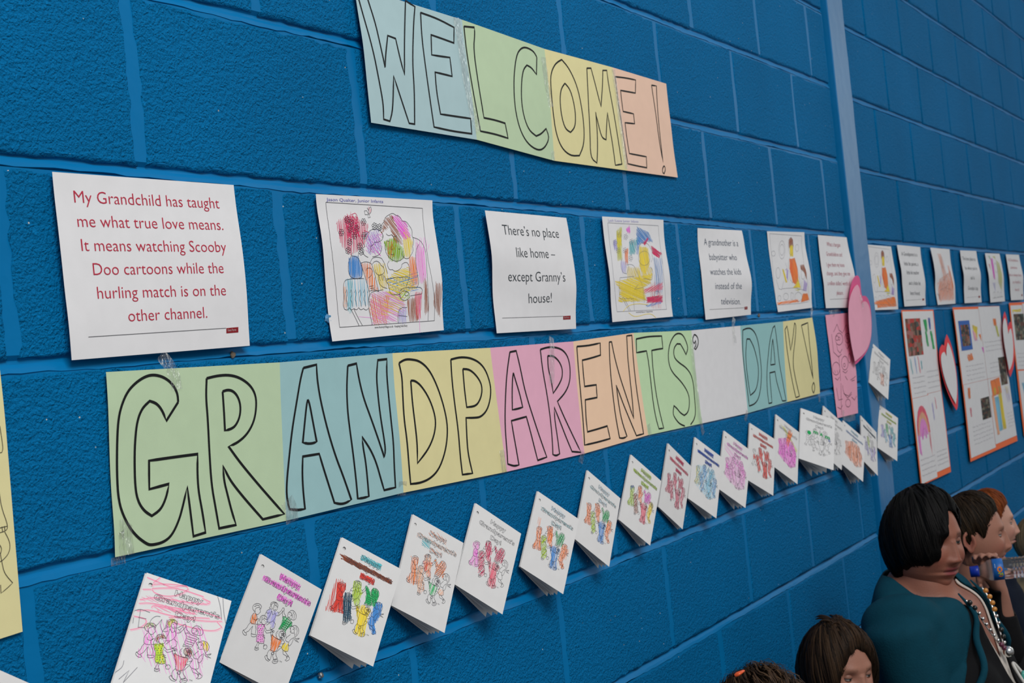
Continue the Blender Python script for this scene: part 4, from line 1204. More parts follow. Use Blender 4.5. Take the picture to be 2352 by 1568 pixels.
FIG = [  # line work
    [(400, 700), (398, 670), (420, 645), (450, 635), (485, 645), (505, 675), (495, 695), (470, 680), (440, 690), (425, 710), (428, 735), (412, 725), (400, 700)], [(425, 712), (425, 745), (440, 765), (462, 768), (475, 750), (490, 738), (485, 720), (492, 705), (490, 690)],
    [(478, 700), (483, 712)], [(430, 655), (460, 660), (485, 670)], [(415, 670), (440, 672)], [(420, 745), (400, 760), (380, 790), (370, 830), (370, 860), (395, 875), (425, 880)], [(440, 765), (452, 800), (445, 830)],
    [(405, 790), (405, 820), (430, 832), (455, 825)], [(370, 862), (345, 890), (335, 915), (305, 945), (290, 950)], [(395, 905), (350, 960), (320, 975)], [(290, 945), (278, 965), (285, 990), (305, 1010), (328, 1005), (325, 985), (305, 975), (290, 945)],
    [(400, 900), (385, 950), (385, 990)], [(430, 890), (437, 940), (432, 990)], [(380, 990), (382, 1020), (410, 1030), (438, 1020), (438, 1000), (410, 1000), (380, 990)],
    [(605, 700), (590, 690), (610, 670), (605, 640), (630, 618), (665, 620), (690, 640), (697, 670), (690, 690), (680, 665), (650, 655), (640, 680), (625, 705), (605, 700)], [(615, 650), (640, 632), (670, 630)], [(620, 640), (615, 690)], [(650, 630), (655, 655)], [(670, 630), (675, 660)],
    [(640, 690), (640, 715), (660, 728), (680, 715), (688, 695)], [(653, 675), (660, 682)], [(680, 672), (684, 682)], [(655, 705), (662, 712), (670, 705)], [(600, 705), (570, 715), (555, 740), (575, 755), (600, 745)], [(555, 742), (540, 772)], [(690, 735), (705, 750), (705, 780), (675, 780)],
    [(705, 748), (735, 720), (748, 690), (765, 690), (770, 710), (750, 735), (705, 778)], [(620, 720), (605, 770), (580, 810), (565, 850), (600, 862), (640, 840), (670, 790), (660, 750)], [(640, 845), (665, 880), (650, 925), (625, 935)], [(600, 865), (560, 890)],
    [(610, 912), (600, 932), (625, 945), (652, 960), (645, 980), (625, 962), (612, 940)], [(620, 720), (632, 770), (655, 760), (660, 735)], [(845, 720), (870, 718), (895, 740), (910, 780), (905, 815), (880, 835), (850, 825), (865, 795), (860, 760), (840, 740), (815, 745), (845, 720)],
    [(815, 745), (805, 775), (812, 800), (830, 815), (850, 822)], circ(850, 777, 5, 7, 6), [(822, 757), (826, 766)], [(818, 793), (828, 800), (838, 797)], [(745, 720), (745, 760), (750, 790)], [(765, 705), (765, 750), (790, 790)], [(870, 735), (885, 770), (880, 820)],
    [(750, 790), (760, 830), (735, 880), (718, 910), (750, 932), (785, 950), (800, 930), (830, 880), (860, 860), (835, 835), (800, 815), (780, 790), (750, 790)], [(765, 830), (840, 868)], [(755, 852), (828, 890)], [(745, 875), (812, 912)], [(735, 898), (800, 932)],
    [(860, 860), (855, 900), (830, 908)], [(832, 908), (838, 940)], [(720, 912), (705, 930)], [(485, 860), (478, 820), (490, 790), (515, 772), (545, 780), (565, 800), (570, 830), (555, 820), (530, 815), (505, 830), (500, 860), (485, 860)], [(500, 790), (495, 830)], [(520, 780), (512, 820)], [(540, 785), (540, 812)],
    [(500, 850), (510, 880), (535, 885), (560, 870), (568, 845)], [(530, 833), (537, 838)], [(543, 855), (553, 852)], [(455, 880), (450, 930), (460, 970), (445, 1020), (440, 1080), (470, 1100), (510, 1110), (535, 1090), (530, 1030), (520, 1000), (525, 960), (545, 920), (535, 890), (500, 880), (455, 880)],
    [(458, 1000), (490, 1008), (525, 1003), (542, 1018), (525, 1025), (545, 1045)], [(455, 880), (432, 880), (428, 850), (445, 820), (468, 815), (470, 835), (455, 850), (455, 880)], [(545, 920), (560, 955), (600, 950), (625, 940)], [(540, 955), (560, 985), (600, 978), (640, 962)],
    [(455, 1100), (440, 1130), (425, 1150)], [(472, 1105), (460, 1138)], [(425, 1145), (420, 1175), (440, 1188), (468, 1175), (465, 1150), (440, 1155), (425, 1145)], [(428, 1165), (460, 1165)], [(525, 1102), (540, 1130)], [(525, 1120), (525, 1165), (550, 1172), (568, 1150), (562, 1125), (545, 1120), (525, 1140)],
    circ(735, 1000, 30, 42, 12), circ(750, 1030, 22, 30, 9), circ(742, 975, 16, 18, 8), circ(765, 1005, 14, 22, 8), circ(730, 1045, 14, 16, 8), circ(748, 1000, 12, 14, 7), [(700, 955), (680, 970), (668, 995), (677, 1000), (668, 1012), (680, 1020), (680, 1045), (710, 1060), (725, 1040)],
    [(682, 985), (690, 983)], [(705, 940), (720, 930), (760, 950), (785, 985), (790, 1040)], [(620, 1000), (615, 1060), (625, 1100), (610, 1150), (610, 1185), (650, 1200), (675, 1195), (700, 1150), (735, 1090), (730, 1070), (690, 1055), (650, 1030), (620, 1000)], [(608, 960), (610, 1000), (618, 1040)], [(628, 960), (632, 1010)],
    [(735, 1075), (760, 1068), (772, 1090), (755, 1110), (735, 1108)], [(610, 1170), (575, 1200), (565, 1250), (575, 1290), (600, 1300), (615, 1260), (622, 1210)], [(650, 1200), (630, 1240), (642, 1292), (670, 1287), (685, 1280), (665, 1230), (675, 1195)], circ(633, 1222, 18, 16, 8),
    [(560, 1240), (540, 1255), (548, 1290), (580, 1312), (600, 1300), (575, 1285), (560, 1240)], [(640, 1295), (625, 1320), (640, 1340), (680, 1335), (697, 1310), (685, 1288), (655, 1300), (640, 1295)], [(640, 1315), (690, 1312)],
    [(855, 905), (880, 893), (910, 898), (935, 930), (940, 970), (920, 1010), (895, 1030), (888, 990), (880, 960), (895, 940), (880, 912), (855, 905)], [(905, 910), (920, 960), (905, 1010)], [(890, 1030), (900, 1050), (945, 1045), (940, 1055), (905, 1060), (935, 1095), (895, 1072), (885, 1045)],
    [(855, 905), (838, 930), (845, 960), (835, 965), (850, 985), (880, 985)], circ(874, 938, 4, 6, 6), [(845, 962), (852, 966)], [(840, 1000), (800, 1030), (780, 1060), (790, 1080), (820, 1090), (840, 1060), (870, 1040)], [(820, 1090), (815, 1120), (830, 1135), (860, 1100), (880, 1030)],
    [(770, 1100), (735, 1140), (745, 1180), (780, 1200), (810, 1195), (820, 1160), (815, 1120)], [(750, 1190), (755, 1230), (790, 1250), (800, 1280)], [(780, 1200), (800, 1235), (820, 1255)], [(800, 1250), (830, 1270), (828, 1295), (795, 1312), (775, 1300), (800, 1285), (800, 1250)],
    [(700, 1140), (730, 1140)], [(680, 1200), (735, 1150)]]
for x, y in [(470, 895), (500, 900), (530, 905), (465, 925), (490, 930), (515, 935), (475, 950), (505, 955), (480, 980), (505, 980), (465, 1025), (490, 1030), (515, 1025), (460, 1050), (485, 1060), (510, 1055), (465, 1085), (495, 1085), (520, 1080)]:
    FIG.append(circ(x, y, 3.2, 3.8, 5))
HULL = {'A': [(395, 650), (505, 660), (490, 740), (455, 800), (440, 1030), (380, 1030), (290, 1000), (290, 950), (370, 860), (380, 770)], 'B': [(600, 630), (700, 640), (690, 730), (700, 780), (660, 850), (650, 960), (600, 940), (570, 860), (590, 720)],
        'C': [(745, 700), (770, 700), (800, 770), (840, 720), (905, 750), (900, 830), (840, 950), (720, 910), (750, 800)], 'D': [(480, 780), (570, 800), (545, 920), (540, 1110), (470, 1170), (430, 1130), (450, 880)],
        'E': [(610, 960), (700, 940), (790, 1000), (735, 1090), (690, 1330), (630, 1330), (550, 1290), (610, 1150)], 'F': [(850, 900), (940, 920), (910, 1050), (860, 1130), (820, 1170), (830, 1300), (780, 1300), (740, 1170), (800, 1030)],
        'a': [(395, 770), (440, 765), (450, 830), (425, 880), (372, 860)], 'b': [(570, 715), (620, 715), (700, 750), (670, 790), (650, 920), (625, 930), (600, 860), (565, 850)], 'c': [(750, 790), (790, 795), (860, 850), (855, 900), (800, 930), (785, 970), (705, 925), (735, 880)],
        'd': [(455, 880), (540, 885), (520, 1000), (535, 1095), (440, 1085), (460, 970)], 'e': [(620, 1000), (735, 1075), (700, 1150), (660, 1200), (610, 1185), (615, 1060)], 'f': [(770, 1100), (815, 1120), (815, 1190), (780, 1200), (738, 1170), (740, 1135)],
        'h': [(590, 690), (605, 640), (660, 618), (695, 650), (650, 655), (620, 700)], 'g': [(480, 850), (480, 790), (560, 780), (570, 825), (510, 825)], 'i': [(705, 960), (770, 960), (780, 1050), (720, 1050)], 'j': [(860, 900), (935, 920), (925, 1000), (890, 1020), (885, 940)], 'k': [(398, 710), (400, 650), (480, 640), (500, 670), (430, 690)],
        'all': [(395, 640), (700, 620), (900, 720), (940, 980), (820, 1300), (600, 1330), (540, 1250), (430, 1170), (290, 1000), (380, 800)],
        'T1': [(735, 285), (965, 420), (940, 490), (705, 345)], 'T2': [(530, 305), (1080, 620), (1060, 670), (515, 365)], 'T3': [(700, 520), (865, 610), (850, 675), (680, 585)]}
HULL = {k: jl(v) for k, v in HULL.items()}
FIGL = [jl(smooth_line(l, it=1) if len(l) > 4 else l) for l in FIG]
TITLE = [('Happy', jl([(712, 352)])[0], jl([(945, 482)])[0]), ("Grandparent\u2019s", jl([(520, 368)])[0], jl([(1068, 668)])[0]), ('Day!', jl([(682, 592)])[0], jl([(850, 675)])[0])]

flat = Flat(CW, CH)
_ink = Art(flat)
for l in FIGL: _ink.stroke(l, 0.00042, (0.045, 0.045, 0.055), lift=0.0004, seg=0.01)
write(_ink, 'TM', jl([(708, 1318)])[0], jl([(735, 1330)])[0], 0.0016, (0.1, 0.1, 0.1))
ink_me = _ink.build('ink_drawing', None).data
_tt = Art(flat)
for body, a, b in TITLE: write(_tt, body, a, b, 0.0070, (0.09, 0.09, 0.10), lift=0.0005, bold=0.03, outline=0.00036)
tit_me = _tt.build('lettering', None).data
for o_ in [o for o in COL.objects if o.name.split('.')[0] in ('ink_drawing', 'lettering') and o.parent is None]:
    bpy.data.objects.remove(o_)


def leaf_mesh(name, w, h, curl, hole=False, seed=0, nx=8):
    """leaf hinged at x = 0, hanging down -z, facing -y; a punched hole near the top of the spine"""
    hx, hz, hr = 0.0085, 0.0135, 0.0026
    th = 0.00028
    v, f = [], []
    r = random.Random(seed)
    bend = lambda x, z: -curl * (x / w) ** 2 * (0.6 + 0.4 * (-z / h))
    def P(x, z, s=0): return (x, bend(x, z) + s * th, z)
    for s in (0, 1):
        base = len(v)
        q = 0.004
        x0, x1, z0, z1 = hx - q, hx + q, -(hz - q), -(hz + q)
        xs = [0, x0, x1] + [x1 + (w - x1) * k / 5 for k in range(1, 6)]
        zs = [0, z0, z1] + [z1 - (h + z1) * k / 5 for k in range(1, 6)]
        idx = {}
        for j, z in enumerate(zs):
            for i, x in enumerate(xs):
                idx[i, j] = len(v); v.append(P(x, z, s))
        for j in range(len(zs) - 1):
            for i in range(len(xs) - 1):
                if i == 1 and j == 1:
                    n = 16
                    sq = []
                    for k in range(n):
                        a = 2 * math.pi * k / n
                        c_, s_ = math.cos(a), math.sin(a)
                        m_ = max(abs(c_), abs(s_))
                        sq.append((hx + q * c_ / m_, -hz + q * s_ / m_))
                    b0 = len(v)
                    for x, z in sq: v.append(P(x, z, s))
                    for k in range(n):
                        a = 2 * math.pi * k / n
                        v.append(P(hx + hr * math.cos(a), -hz + hr * math.sin(a), s))
                    for k in range(n):
                        a, b = b0 + k, b0 + (k + 1) % n
                        fc = (a, b, b + n, a + n)
                        f.append(fc if s == 1 else fc[::-1])
                    if not hole: f.append(tuple(b0 + n + k for k in range(n)))
                    continue
                fc = (idx[i, j], idx[i, j + 1], idx[i + 1, j + 1], idx[i + 1, j])
                f.append(fc if s == 0 else fc[::-1])
    me = bpy.data.meshes.new(name)
    me.from_pydata(v, [], f)
    me.materials.append(P_CARD)
    me.update()
    return me


COVER = leaf_mesh('front_cover', CW, CH, 0.0, True)
LEAF = [leaf_mesh('inner_page', CW - 0.001, CH - 0.0015, -0.003 * k, False, k) for k in range(3)]
BACK = leaf_mesh('back_cover', CW, CH, 0.0, False)


class CurlFlat(Flat):
    pass


def child(name, me, parent):
    o = bpy.data.objects.new(name, me)
    COL.objects.link(o)
    o.parent = parent
    return o


def make_card(i, title, fills, label, extra=None, bare=False, ink_on=True):
    t, ex, ez, ph, nn = solve_card(*CARDS[i], wy=-0.005 if i in (17, 18) else (-0.0125 if i == 16 else 0.0))
    r = random.Random(i * 13 + 5)
    root = empty('greeting_card', (0, 0, 0))
    m = Matrix.Identity(4)
    yv = np.cross(ez, ex)                                # into the wall
    for k in range(3):
        m[k][0], m[k][1], m[k][2] = ex[k], yv[k], ez[k]
    m.translation = Vector(t + np.array([0, -0.0002 * (i % 3), 0]))
    root.matrix_world = m
    tag(root, label, 'card', 'folded greeting cards fixed in a zigzag under the banner')
    back = child('back_cover', BACK, root)
    back.location = (0, 0.0012, 0); back.rotation_euler = (0, 0, -0.01)
    n = 3 if i % 2 else 2
    for k in range(n):
        p = child('inner_page', LEAF[k % 3], root)
        p.rotation_euler = (0, 0, -ph * ([0.42, 0.80] if n == 2 else [0.25, 0.5, 0.82])[k] * r.uniform(0.88, 1.08))
        p.location = (0, 0.0006 - 0.0004 * k, -0.0008)
    fr = child('front_cover', COVER, root)
    fr.rotation_euler = (0, 0, -ph)
    fr.location = (0, -0.0012, 0)
    cr = Art(flat)
    for q, (hk, col, ang, gap, wd) in enumerate(fills):
        cr.scribble(HULL[hk] if isinstance(hk, str) else hk, CR[col], ang, gap, wd, over=0.0018, seed=i * 31 + q, lift=0.00015)
    if title:
        for q, hk in enumerate(('T1', 'T2', 'T3')):
            if title[q]: cr.scribble(HULL[hk], CR[title[q]], 22 if title[3] else 100, title[4], title[5], over=0.0015, seed=i + q * 5, lift=0.00015)
    if extra: extra(cr)
    c = cr.build('crayon_colouring', fr)
    if ink_on:
        child('ink_drawing', ink_me, fr)
        child('lettering', tit_me, fr)
    return root


def fig(cols, gap=.0017, wd=.0010, ang=80):
    return [(k, c, ang + 12 * j % 40, gap, wd) for j, (k, c) in enumerate(cols)]


def pencil(cr):
    P = (0.22, 0.22, 0.25)
    ZK = Z(.17094, 240, 1300)
    t, ex, ez, ph, nn = solve_card(*CARDS[0])
    ax = math.cos(ph) * ex + math.sin(ph) * nn
    def loc(pts):
        out = []
        for x, y in ZK(smooth_line(pts, it=2, ang=80)):
            a, b = plane_local(x, y, t, ax, ez)
            out.append((a / CW, -b / CH))
        return out
    for l in [[(380, 690), (370, 770)], [(472, 580), (440, 830)], [(390, 600), (470, 575), (600, 625)], [(440, 690), (550, 710)], [(440, 820), (530, 830)],
              [(740, 680), (680, 670), (620, 710), (590, 770), (640, 820), (700, 790), (760, 715)], [(760, 715), (735, 800), (770, 885)], [(830, 720), (800, 850)], [(965, 740), (950, 880)], [(950, 840), (1040, 795)],
              [(250, 1270), (230, 1360), (130, 1430)], [(180, 1520), (320, 1400), (240, 1565)], [(240, 1565), (430, 1360)], [(1510, 410), (1550, 560), (1560, 720)], [(1580, 430), (1590, 640), (1620, 780)]]:
        cr.stroke(loc(l), 0.0005, P, 0.0006)
    for l in [[(560, 150), (800, 250), (900, 290), (1080, 250), (1115, 310), (1000, 390), (800, 410), (640, 350), (630, 300), (800, 290), (1000, 300), (1320, 410)], [(630, 270), (640, 240), (900, 240), (1100, 270)],
              [(460, 450), (700, 410), (1000, 470), (1380, 520), (1410, 480), (1300, 430)], [(450, 500), (620, 490), (900, 560), (1300, 600), (1560, 700)], [(620, 560), (640, 520), (900, 580), (1200, 640)], [(420, 600), (600, 580), (850, 660), (1300, 740), (1570, 740)],
              [(850, 690), (1000, 680), (1400, 700)], [(840, 740), (1000, 780), (1300, 860), (1480, 870), (1565, 820), (1500, 750)], [(380, 670), (540, 700), (555, 760), (470, 830), (330, 855)], [(640, 230), (740, 150)], [(500, 310), (620, 310)]]:
        cr.stroke(loc(l), 0.0009, C(226, 130, 158), 0.00015)
        q = [(x + 10, y + 14) for x, y in l]
        cr.stroke(loc(q), 0.0008, C(232, 165, 185), 0.0001)
    cr.scribble(loc([(480, 410), (760, 400), (1400, 500), (1380, 540), (700, 500), (480, 460)]), C(232, 150, 175), 12, .0028, .0008, seed=2, lift=.0001)
    cr.scribble(loc([(640, 520), (900, 540), (1250, 620), (1200, 660), (700, 600)]), C(226, 130, 160), 14, .0022, .0009, seed=3, lift=.0001)


make_card(0, None, [('all', 'pink', 60, .0048, .0007), ('a', 'pink', 80, .0016, .0010), ('A', 'pink', 85, .0028, .0008), ('B', 'pink', 70, .0022, .0009), ('C', 'pink', 75, .0026, .0008), ('d', 'lime', 85, .0009, .0012), ('d', 'yellow', 60, .0018, .0010), ('e', 'rose', 75, .0012, .0010),
                    ('h', 'khaki', 70, .0012, .0011), ('g', 'brown', 80, .0012, .0009), ('i', 'brown', 60, .0014, .0010), ('j', 'yellow', 80, .0014, .0011), ('k', 'lime', 50, .0018, .0008), ('F', 'pink', 70, .0030, .0008)],
          'card at lower left with rose loops and pencil letters over its title', pencil)
make_card(1, ('magenta', 'magenta', 'magenta', 0, .0013, .0012), fig([('a', 'orange'), ('b', 'lilac'), ('c', 'emerald'), ('d', 'pink'), ('e', 'orange'), ('f', 'yellow')], .0011, .0011),
          'card with magenta title, children neatly coloured in orange, green and dotted pink')


def c3x(cr):
    T2 = HULL['T2']
    cr.scribble([(T2[0][0] - .06, T2[0][1]), T2[1], T2[2], (T2[3][0] - .05, T2[3][1])], C(125, 65, 45), 8, .00085, .0013, over=.005, seed=4, lift=.0001)
    cr.scribble(HULL['T3'], CR['red'], 95, .0008, .0013, seed=5, lift=.0001)
make_card(2, ('teal', None, None, 1, .0010, .0011), [('A', 'red', 78, .0010, .0013), ([(-.0 + .10, .40), (.22, .38), (.24, .70), (.08, .72)], 'red', 80, .0020, .0009), ('B', 'lime', 80, .0013, .0013), ('C', 'emerald', 70, .0010, .0014), ('D', 'navy', 75, .0011, .0012), ('E', 'yellow', 85, .0012, .0015), ('F', 'blue', 75, .0011, .0013)],
          'card with thick brown and red scribble across its title, children in bright colours', c3x)
make_card(3, ('orange', 'peach', 'orange', 1, .0032, .0006), fig([('A', 'orange'), ('b', 'red'), ('h', 'grey'), ('C', 'orange'), ('D', 'peach'), ('e', 'emerald'), ('f', 'peach'), ('B', 'peach')], .0017, .0010),
          'card with faint orange title touched with blue, boy in orange at its left', lambda cr: cr.scribble([(.27, .17), (.42, .18), (.42, .26), (.27, .26)], CR['teal'], 20, .0016, .0009, seed=2, lift=.0001))
make_card(4, None, fig([('A', 'pink'), ('B', 'crimson'), ('C', 'crimson'), ('D', 'crimson'), ('E', 'rose'), ('a', 'magenta')], .0016, .0010), 'card with uncoloured title, one pink child and crimson ones')
six = fig([('A', 'orange'), ('B', 'orange'), ('C', 'emerald'), ('D', 'lime'), ('E', 'blue'), ('F', 'orange')], .0016, .0011)
make_card(5, ('sky', 'teal', 'teal', 1, .0030, .0007), six, 'card with pale teal title and long orange strokes, sixth from the left', lambda cr: [cr.scribble(p, CR['orange'], 88, .0020, .0006, seed=k) for k, p in enumerate([[(.14, .30), (.20, .30), (.20, .42), (.16, .42)], [(.45, .30), (.5, .30), (.5, .42)], [(.86, .45), (.92, .45), (.9, .6)]])])
make_card(6, ('sky', 'teal', 'sky', 1, .0036, .0007), six, 'card with thin teal title, children in orange, green and blue, seventh from the left')
make_card(7, ('lime', 'lime', 'lime', 1, .0014, .0010), fig([('A', 'lime'), ('B', 'orange'), ('C', 'magenta'), ('D', 'brown'), ('E', 'rose'), ('F', 'yellow'), ('k', 'dkblue'), ('j', 'navy')], .0016, .0011), 'card with yellow-green title and a magenta child at its right')
make_card(8, ('crimson', 'rose', 'crimson', 1, .0013, .0011), fig([(k, 'crimson') for k in 'ABCDEF'], .0017, .0010), 'card with crimson title and all children crimson, its corner curled')
make_card(9, ('dkblue', 'dkblue', 'dkblue', 1, .0011, .0012), fig([('A', 'yellow'), ('B', 'blue'), ('C', 'sky'), ('D', 'blue'), ('E', 'sky'), ('F', 'blue'), ('all', 'sky')], .0024, .0010), 'card with solid blue title and blue children beside a yellow one')
make_card(10, ('pink', 'magenta', 'pink', 1, .0022, .0011), [('all', 'pink', 70, .0020, .0010), ('a', 'magenta', 70, .0018, .001), ([(.05, .2), (.5, .2), (.95, .45), (.9, .5), (.1, .3)], 'pink', 20, .0035, .001)], 'card with pink streaks over title and children, between the blue and the red-orange cards')
make_card(11, ('red', 'red', 'red', 1, .0014, .0011), fig([(k, 'red') for k in 'aBCDEF'], .0015, .0012), 'card with red-orange title and red-orange children')


def c13x(cr):
    cr.scribble([(.22, .12), (.36, .12), (.95, .38), (.9, .42)], CR['khaki'], 25, .0018, .0013, over=.006, seed=1, lift=.0001)
    cr.scribble([(.55, .12), (.70, .14), (.55, .45), (.45, .42)], CR['orange'], 100, .0014, .0014, over=.006, seed=2, lift=.00015)
make_card(12, None, [('all', 'pink', 85, .0014, .0011), ('all', 'magenta', 80, .0022, .0010)], 'card scribbled over in magenta with a green and orange cross', c13x)


def mam(cr):
    g = C(20, 150, 80)
    cr.blob(.26, .43, .0058, g, .0007, 12)
    write(cr, 'm', (.38, .41), (.51, .41), .0105, g, .0007, bold=.03)
    write(cr, 'A', (.56, .42), (.66, .42), .0095, g, .0007, bold=.03)
    write(cr, 'm', (.72, .43), (.86, .43), .0105, g, .0007, bold=.03)
make_card(13, None, [('j', 'dkblue', 70, .0018, .0009)], 'card hanging less tilted, with green letters above uncoloured children', mam)
make_card(14, None, [], 'uncoloured card mostly hidden behind the one with green letters')
make_card(15, ('sky', 'blue', 'sky', 1, .0020, .0009), [('all', 'orange', 82, .0022, .0012)], 'card with blue streaked title and orange scribble over all the children')
make_card(16, (None, 'navy', None, 1, .0012, .0009), fig([('B', 'lime'), ('D', 'lilac'), ('E', 'lilac'), ('F', 'purple'), ('A', 'lilac')], .0024, .0010), 'card with a dark streak across its title, overlapping the smooth strip')
make_card(17, ('khaki', 'lime', 'khaki', 1, .0015, .0011), fig([('A', 'lilac'), ('B', 'emerald'), ('C', 'teal'), ('D', 'sky'), ('E', 'blue'), ('F', 'teal')], .0018, .0011), 'rightmost card of the lower row, green title and blue-green children')
make_card(18, None, [('E', 'orange', 70, .0030, .0010)], 'single card above the others, right of the pink heart')
make_card(19, None, [], 'white card cut off by the lower left corner of the picture')

# ---------------------------------------------------------------- yellow sheet at the left edge
YL = [(-330, 905), (-322, 1100), (-305, 1300), (-290, 1560)]
YR = [(0, 850), (12, 950), (30, 1180), (52, 1450)]
sh = Sheet(YL, YR, base=0.004)
o = sh.build('drawing_sheet', P_YELLOW)
tag(o, 'pale yellow sheet with a line drawing of trouser legs, at the left edge', 'drawing')
art = Art(sh)
ZY = Z(.4773, 0, 820)
for l in [[(-2, 330), (6, 380), (14, 440), (8, 458), (-4, 460)], [(-5, 640), (5, 720), (38, 810), (30, 835), (-5, 845)], [(-5, 822), (36, 812)], [(8, 815), (12, 838)], [(20, 812), (24, 836)], [(22, 840), (48, 890), (45, 940), (12, 978), (-4, 985)],
          [(-4, 900), (8, 920), (2, 945)], [(0, 940), (8, 985), (20, 1040), (60, 1085), (35, 1110), (4, 1135), (2, 1095)], [(-80, 400), (-70, 700), (-90, 1000)], [(-150, 800), (-100, 820), (-60, 800)]]:
    art.stroke(inv_all(sh, ZY(smooth_line(l, it=2))), 0.0008, (0.10, 0.09, 0.06))
art.build('ink_drawing', o)

# ---------------------------------------------------------------- pink sheet with drawn faces
ZP = Z(.2296, 1880, 620)
sh = Sheet(ZP([(70, 450), (85, 600), (110, 760), (130, 950), (155, 1200), (190, 1480)]), ZP([(290, 428), (310, 600), (345, 830), (378, 980), (385, 1150), (395, 1430)]), base=0.004)
o = sh.build('drawing_sheet', P_ROSE)
tag(o, 'narrow-looking pink sheet with pencilled faces, under the pink heart', 'drawing')
art = Art(sh)
PK = (0.20, 0.07, 0.11)
for l in [[(150, 620), (185, 540), (205, 600), (240, 630)], circ(205, 690, 38, 60, 12), circ(185, 680, 14, 24, 9), circ(205, 685, 9, 16, 7), [(180, 740), (190, 800), (215, 830), (235, 790)], [(245, 620), (275, 545), (300, 600)], circ(290, 680, 30, 50, 10), circ(285, 670, 8, 18, 7), circ(298, 700, 6, 14, 7),
          [(265, 740), (285, 790), (315, 740)], [(130, 640), (150, 820), (200, 870), (230, 840)], circ(175, 985, 38, 65, 12), [(160, 1000), (168, 1030)], [(185, 1000), (190, 1030)], [(165, 1080), (190, 1100), (210, 1070)], circ(262, 930, 34, 70, 12), circ(258, 950, 10, 18, 7),
          [(240, 1010), (270, 1030), (290, 1005)], [(265, 1060), (290, 1100)], [(320, 1100), (350, 1080), (370, 1060)], [(330, 1110), (360, 1100)], [(240, 1150), (245, 1200), (260, 1240), (300, 1260), (330, 1220)], [(250, 1230), (290, 1280), (330, 1240)], [(180, 1180), (200, 1300), (240, 1290)],
          circ(295, 1330, 26, 40, 9), [(190, 1370), (220, 1390), (240, 1350)], [(225, 1130), (230, 1450)], [(330, 1270), (360, 1300), (380, 1260)], [(200, 850), (220, 1110)], circ(310, 880, 14, 50, 8)]:
    art.stroke(inv_all(sh, ZP(l)), 0.0018, PK)
art.build('ink_drawing', o)
for pts, wd in (([(110, 440, .002), (150, 432, .005), (225, 425, .002)], .02), ([(240, 1450, .006), (300, 1465, .003), (365, 1450, .002)], .03)):
    tp = tape(None, [(*ZP([(a, b)])[0], h_) for a, b, h_ in pts], wd, None)
    tp.parent = o


# ---------------------------------------------------------------- paper hearts
def cut_shape(name, outline, y, mat, parent=None, th=0.0006, off=(0, 0, 0), bow=0.0):
    P = [at_y(x, yy, y) for x, yy in outline]
    c = sum(P) / len(P)
    wd = max(p[0] for p in P) - min(p[0] for p in P)
    v, f = [], []
    n = len(P)
    for s in (0, 1):
        for p in P: v.append((p[0], y - bow * math.cos(math.pi * (p[0] - c[0]) / max(wd, 1e-6)) + s * th, p[2]))
        v.append((c[0], y - bow + s * th, c[2]))
    for k in range(n):
        a, b = k, (k + 1) % n
        f += [(a, n, b), (n + 1 + a, n + 1 + b, 2 * n + 1), (a, b, n + 1 + b, n + 1 + a)]
    return mesh_obj(name, v, f, mat, parent)


def heart(zf, outer, inner, y, m1, m2, label, lift=0.004, bow=0.0):
    o = cut_shape('paper_heart', zf(smooth_line(outer + outer[:1], it=2, ang=75)[:-1]), y, m1, bow=bow)
    tag(o, label, 'heart', 'paper hearts stuck on the wall')
    i = cut_shape('front_heart', zf(smooth_line(inner + inner[:1], it=2, ang=75)[:-1]), y - lift, m2, o, bow=bow)
    return o, i


ho, hi_ = heart(ZP, [(365, 945), (345, 820), (320, 640), (300, 470), (298, 310), (312, 160), (335, 75), (365, 52), (392, 72), (402, 140), (408, 230), (418, 262), (440, 258), (465, 262), (500, 300), (522, 380), (530, 480), (528, 600), (512, 700), (465, 820), (385, 925)],
      [(362, 915), (335, 780), (312, 620), (301, 470), (300, 330), (318, 230), (345, 165), (370, 148), (392, 180), (403, 260), (408, 345), (425, 322), (450, 312), (480, 325), (508, 370), (522, 440), (530, 540), (518, 680), (460, 812)],
      -0.022, P_MAGENTA, P_ROSE, 'large pink heart with a deep pink heart behind it, on the smooth strip', bow=0.006)
tp = tape(None, [(*ZP([(420, 250)])[0], .034), (*ZP([(432, 300)])[0], .036), (*ZP([(450, 370)])[0], .036)], .02, None)
tp.parent = ho
ZH = Z(.2679, 2050, 700)
heart(ZH, [(548, 903), (500, 820), (450, 690), (415, 550), (400, 450), (404, 375), (425, 340), (445, 350), (450, 300), (465, 252), (490, 300), (520, 400), (548, 560), (560, 720), (562, 870)],
      [(544, 850), (500, 770), (455, 660), (425, 540), (415, 450), (425, 412), (445, 402), (465, 445), (462, 380), (475, 322), (500, 370), (533, 500), (552, 640), (555, 760)],
      -0.021, P_RED, P_WHITE, 'white heart on a red one between the first and second poster')
ZB = Z(.2553, 2170, 680)
heart(ZB, [(590, 726), (570, 670), (550, 540), (528, 400), (520, 260), (528, 170), (540, 138), (558, 190), (568, 285), (580, 235), (598, 228), (615, 320), (626, 450), (628, 590), (612, 670)],
      [(580, 668), (560, 560), (535, 420), (522, 280), (530, 215), (542, 195), (556, 230), (568, 310), (574, 345), (582, 300), (596, 290), (610, 350), (618, 450), (616, 560), (600, 630)],
      -0.021, P_RED, P_WHITE, 'white heart on a red one between the second and third poster')


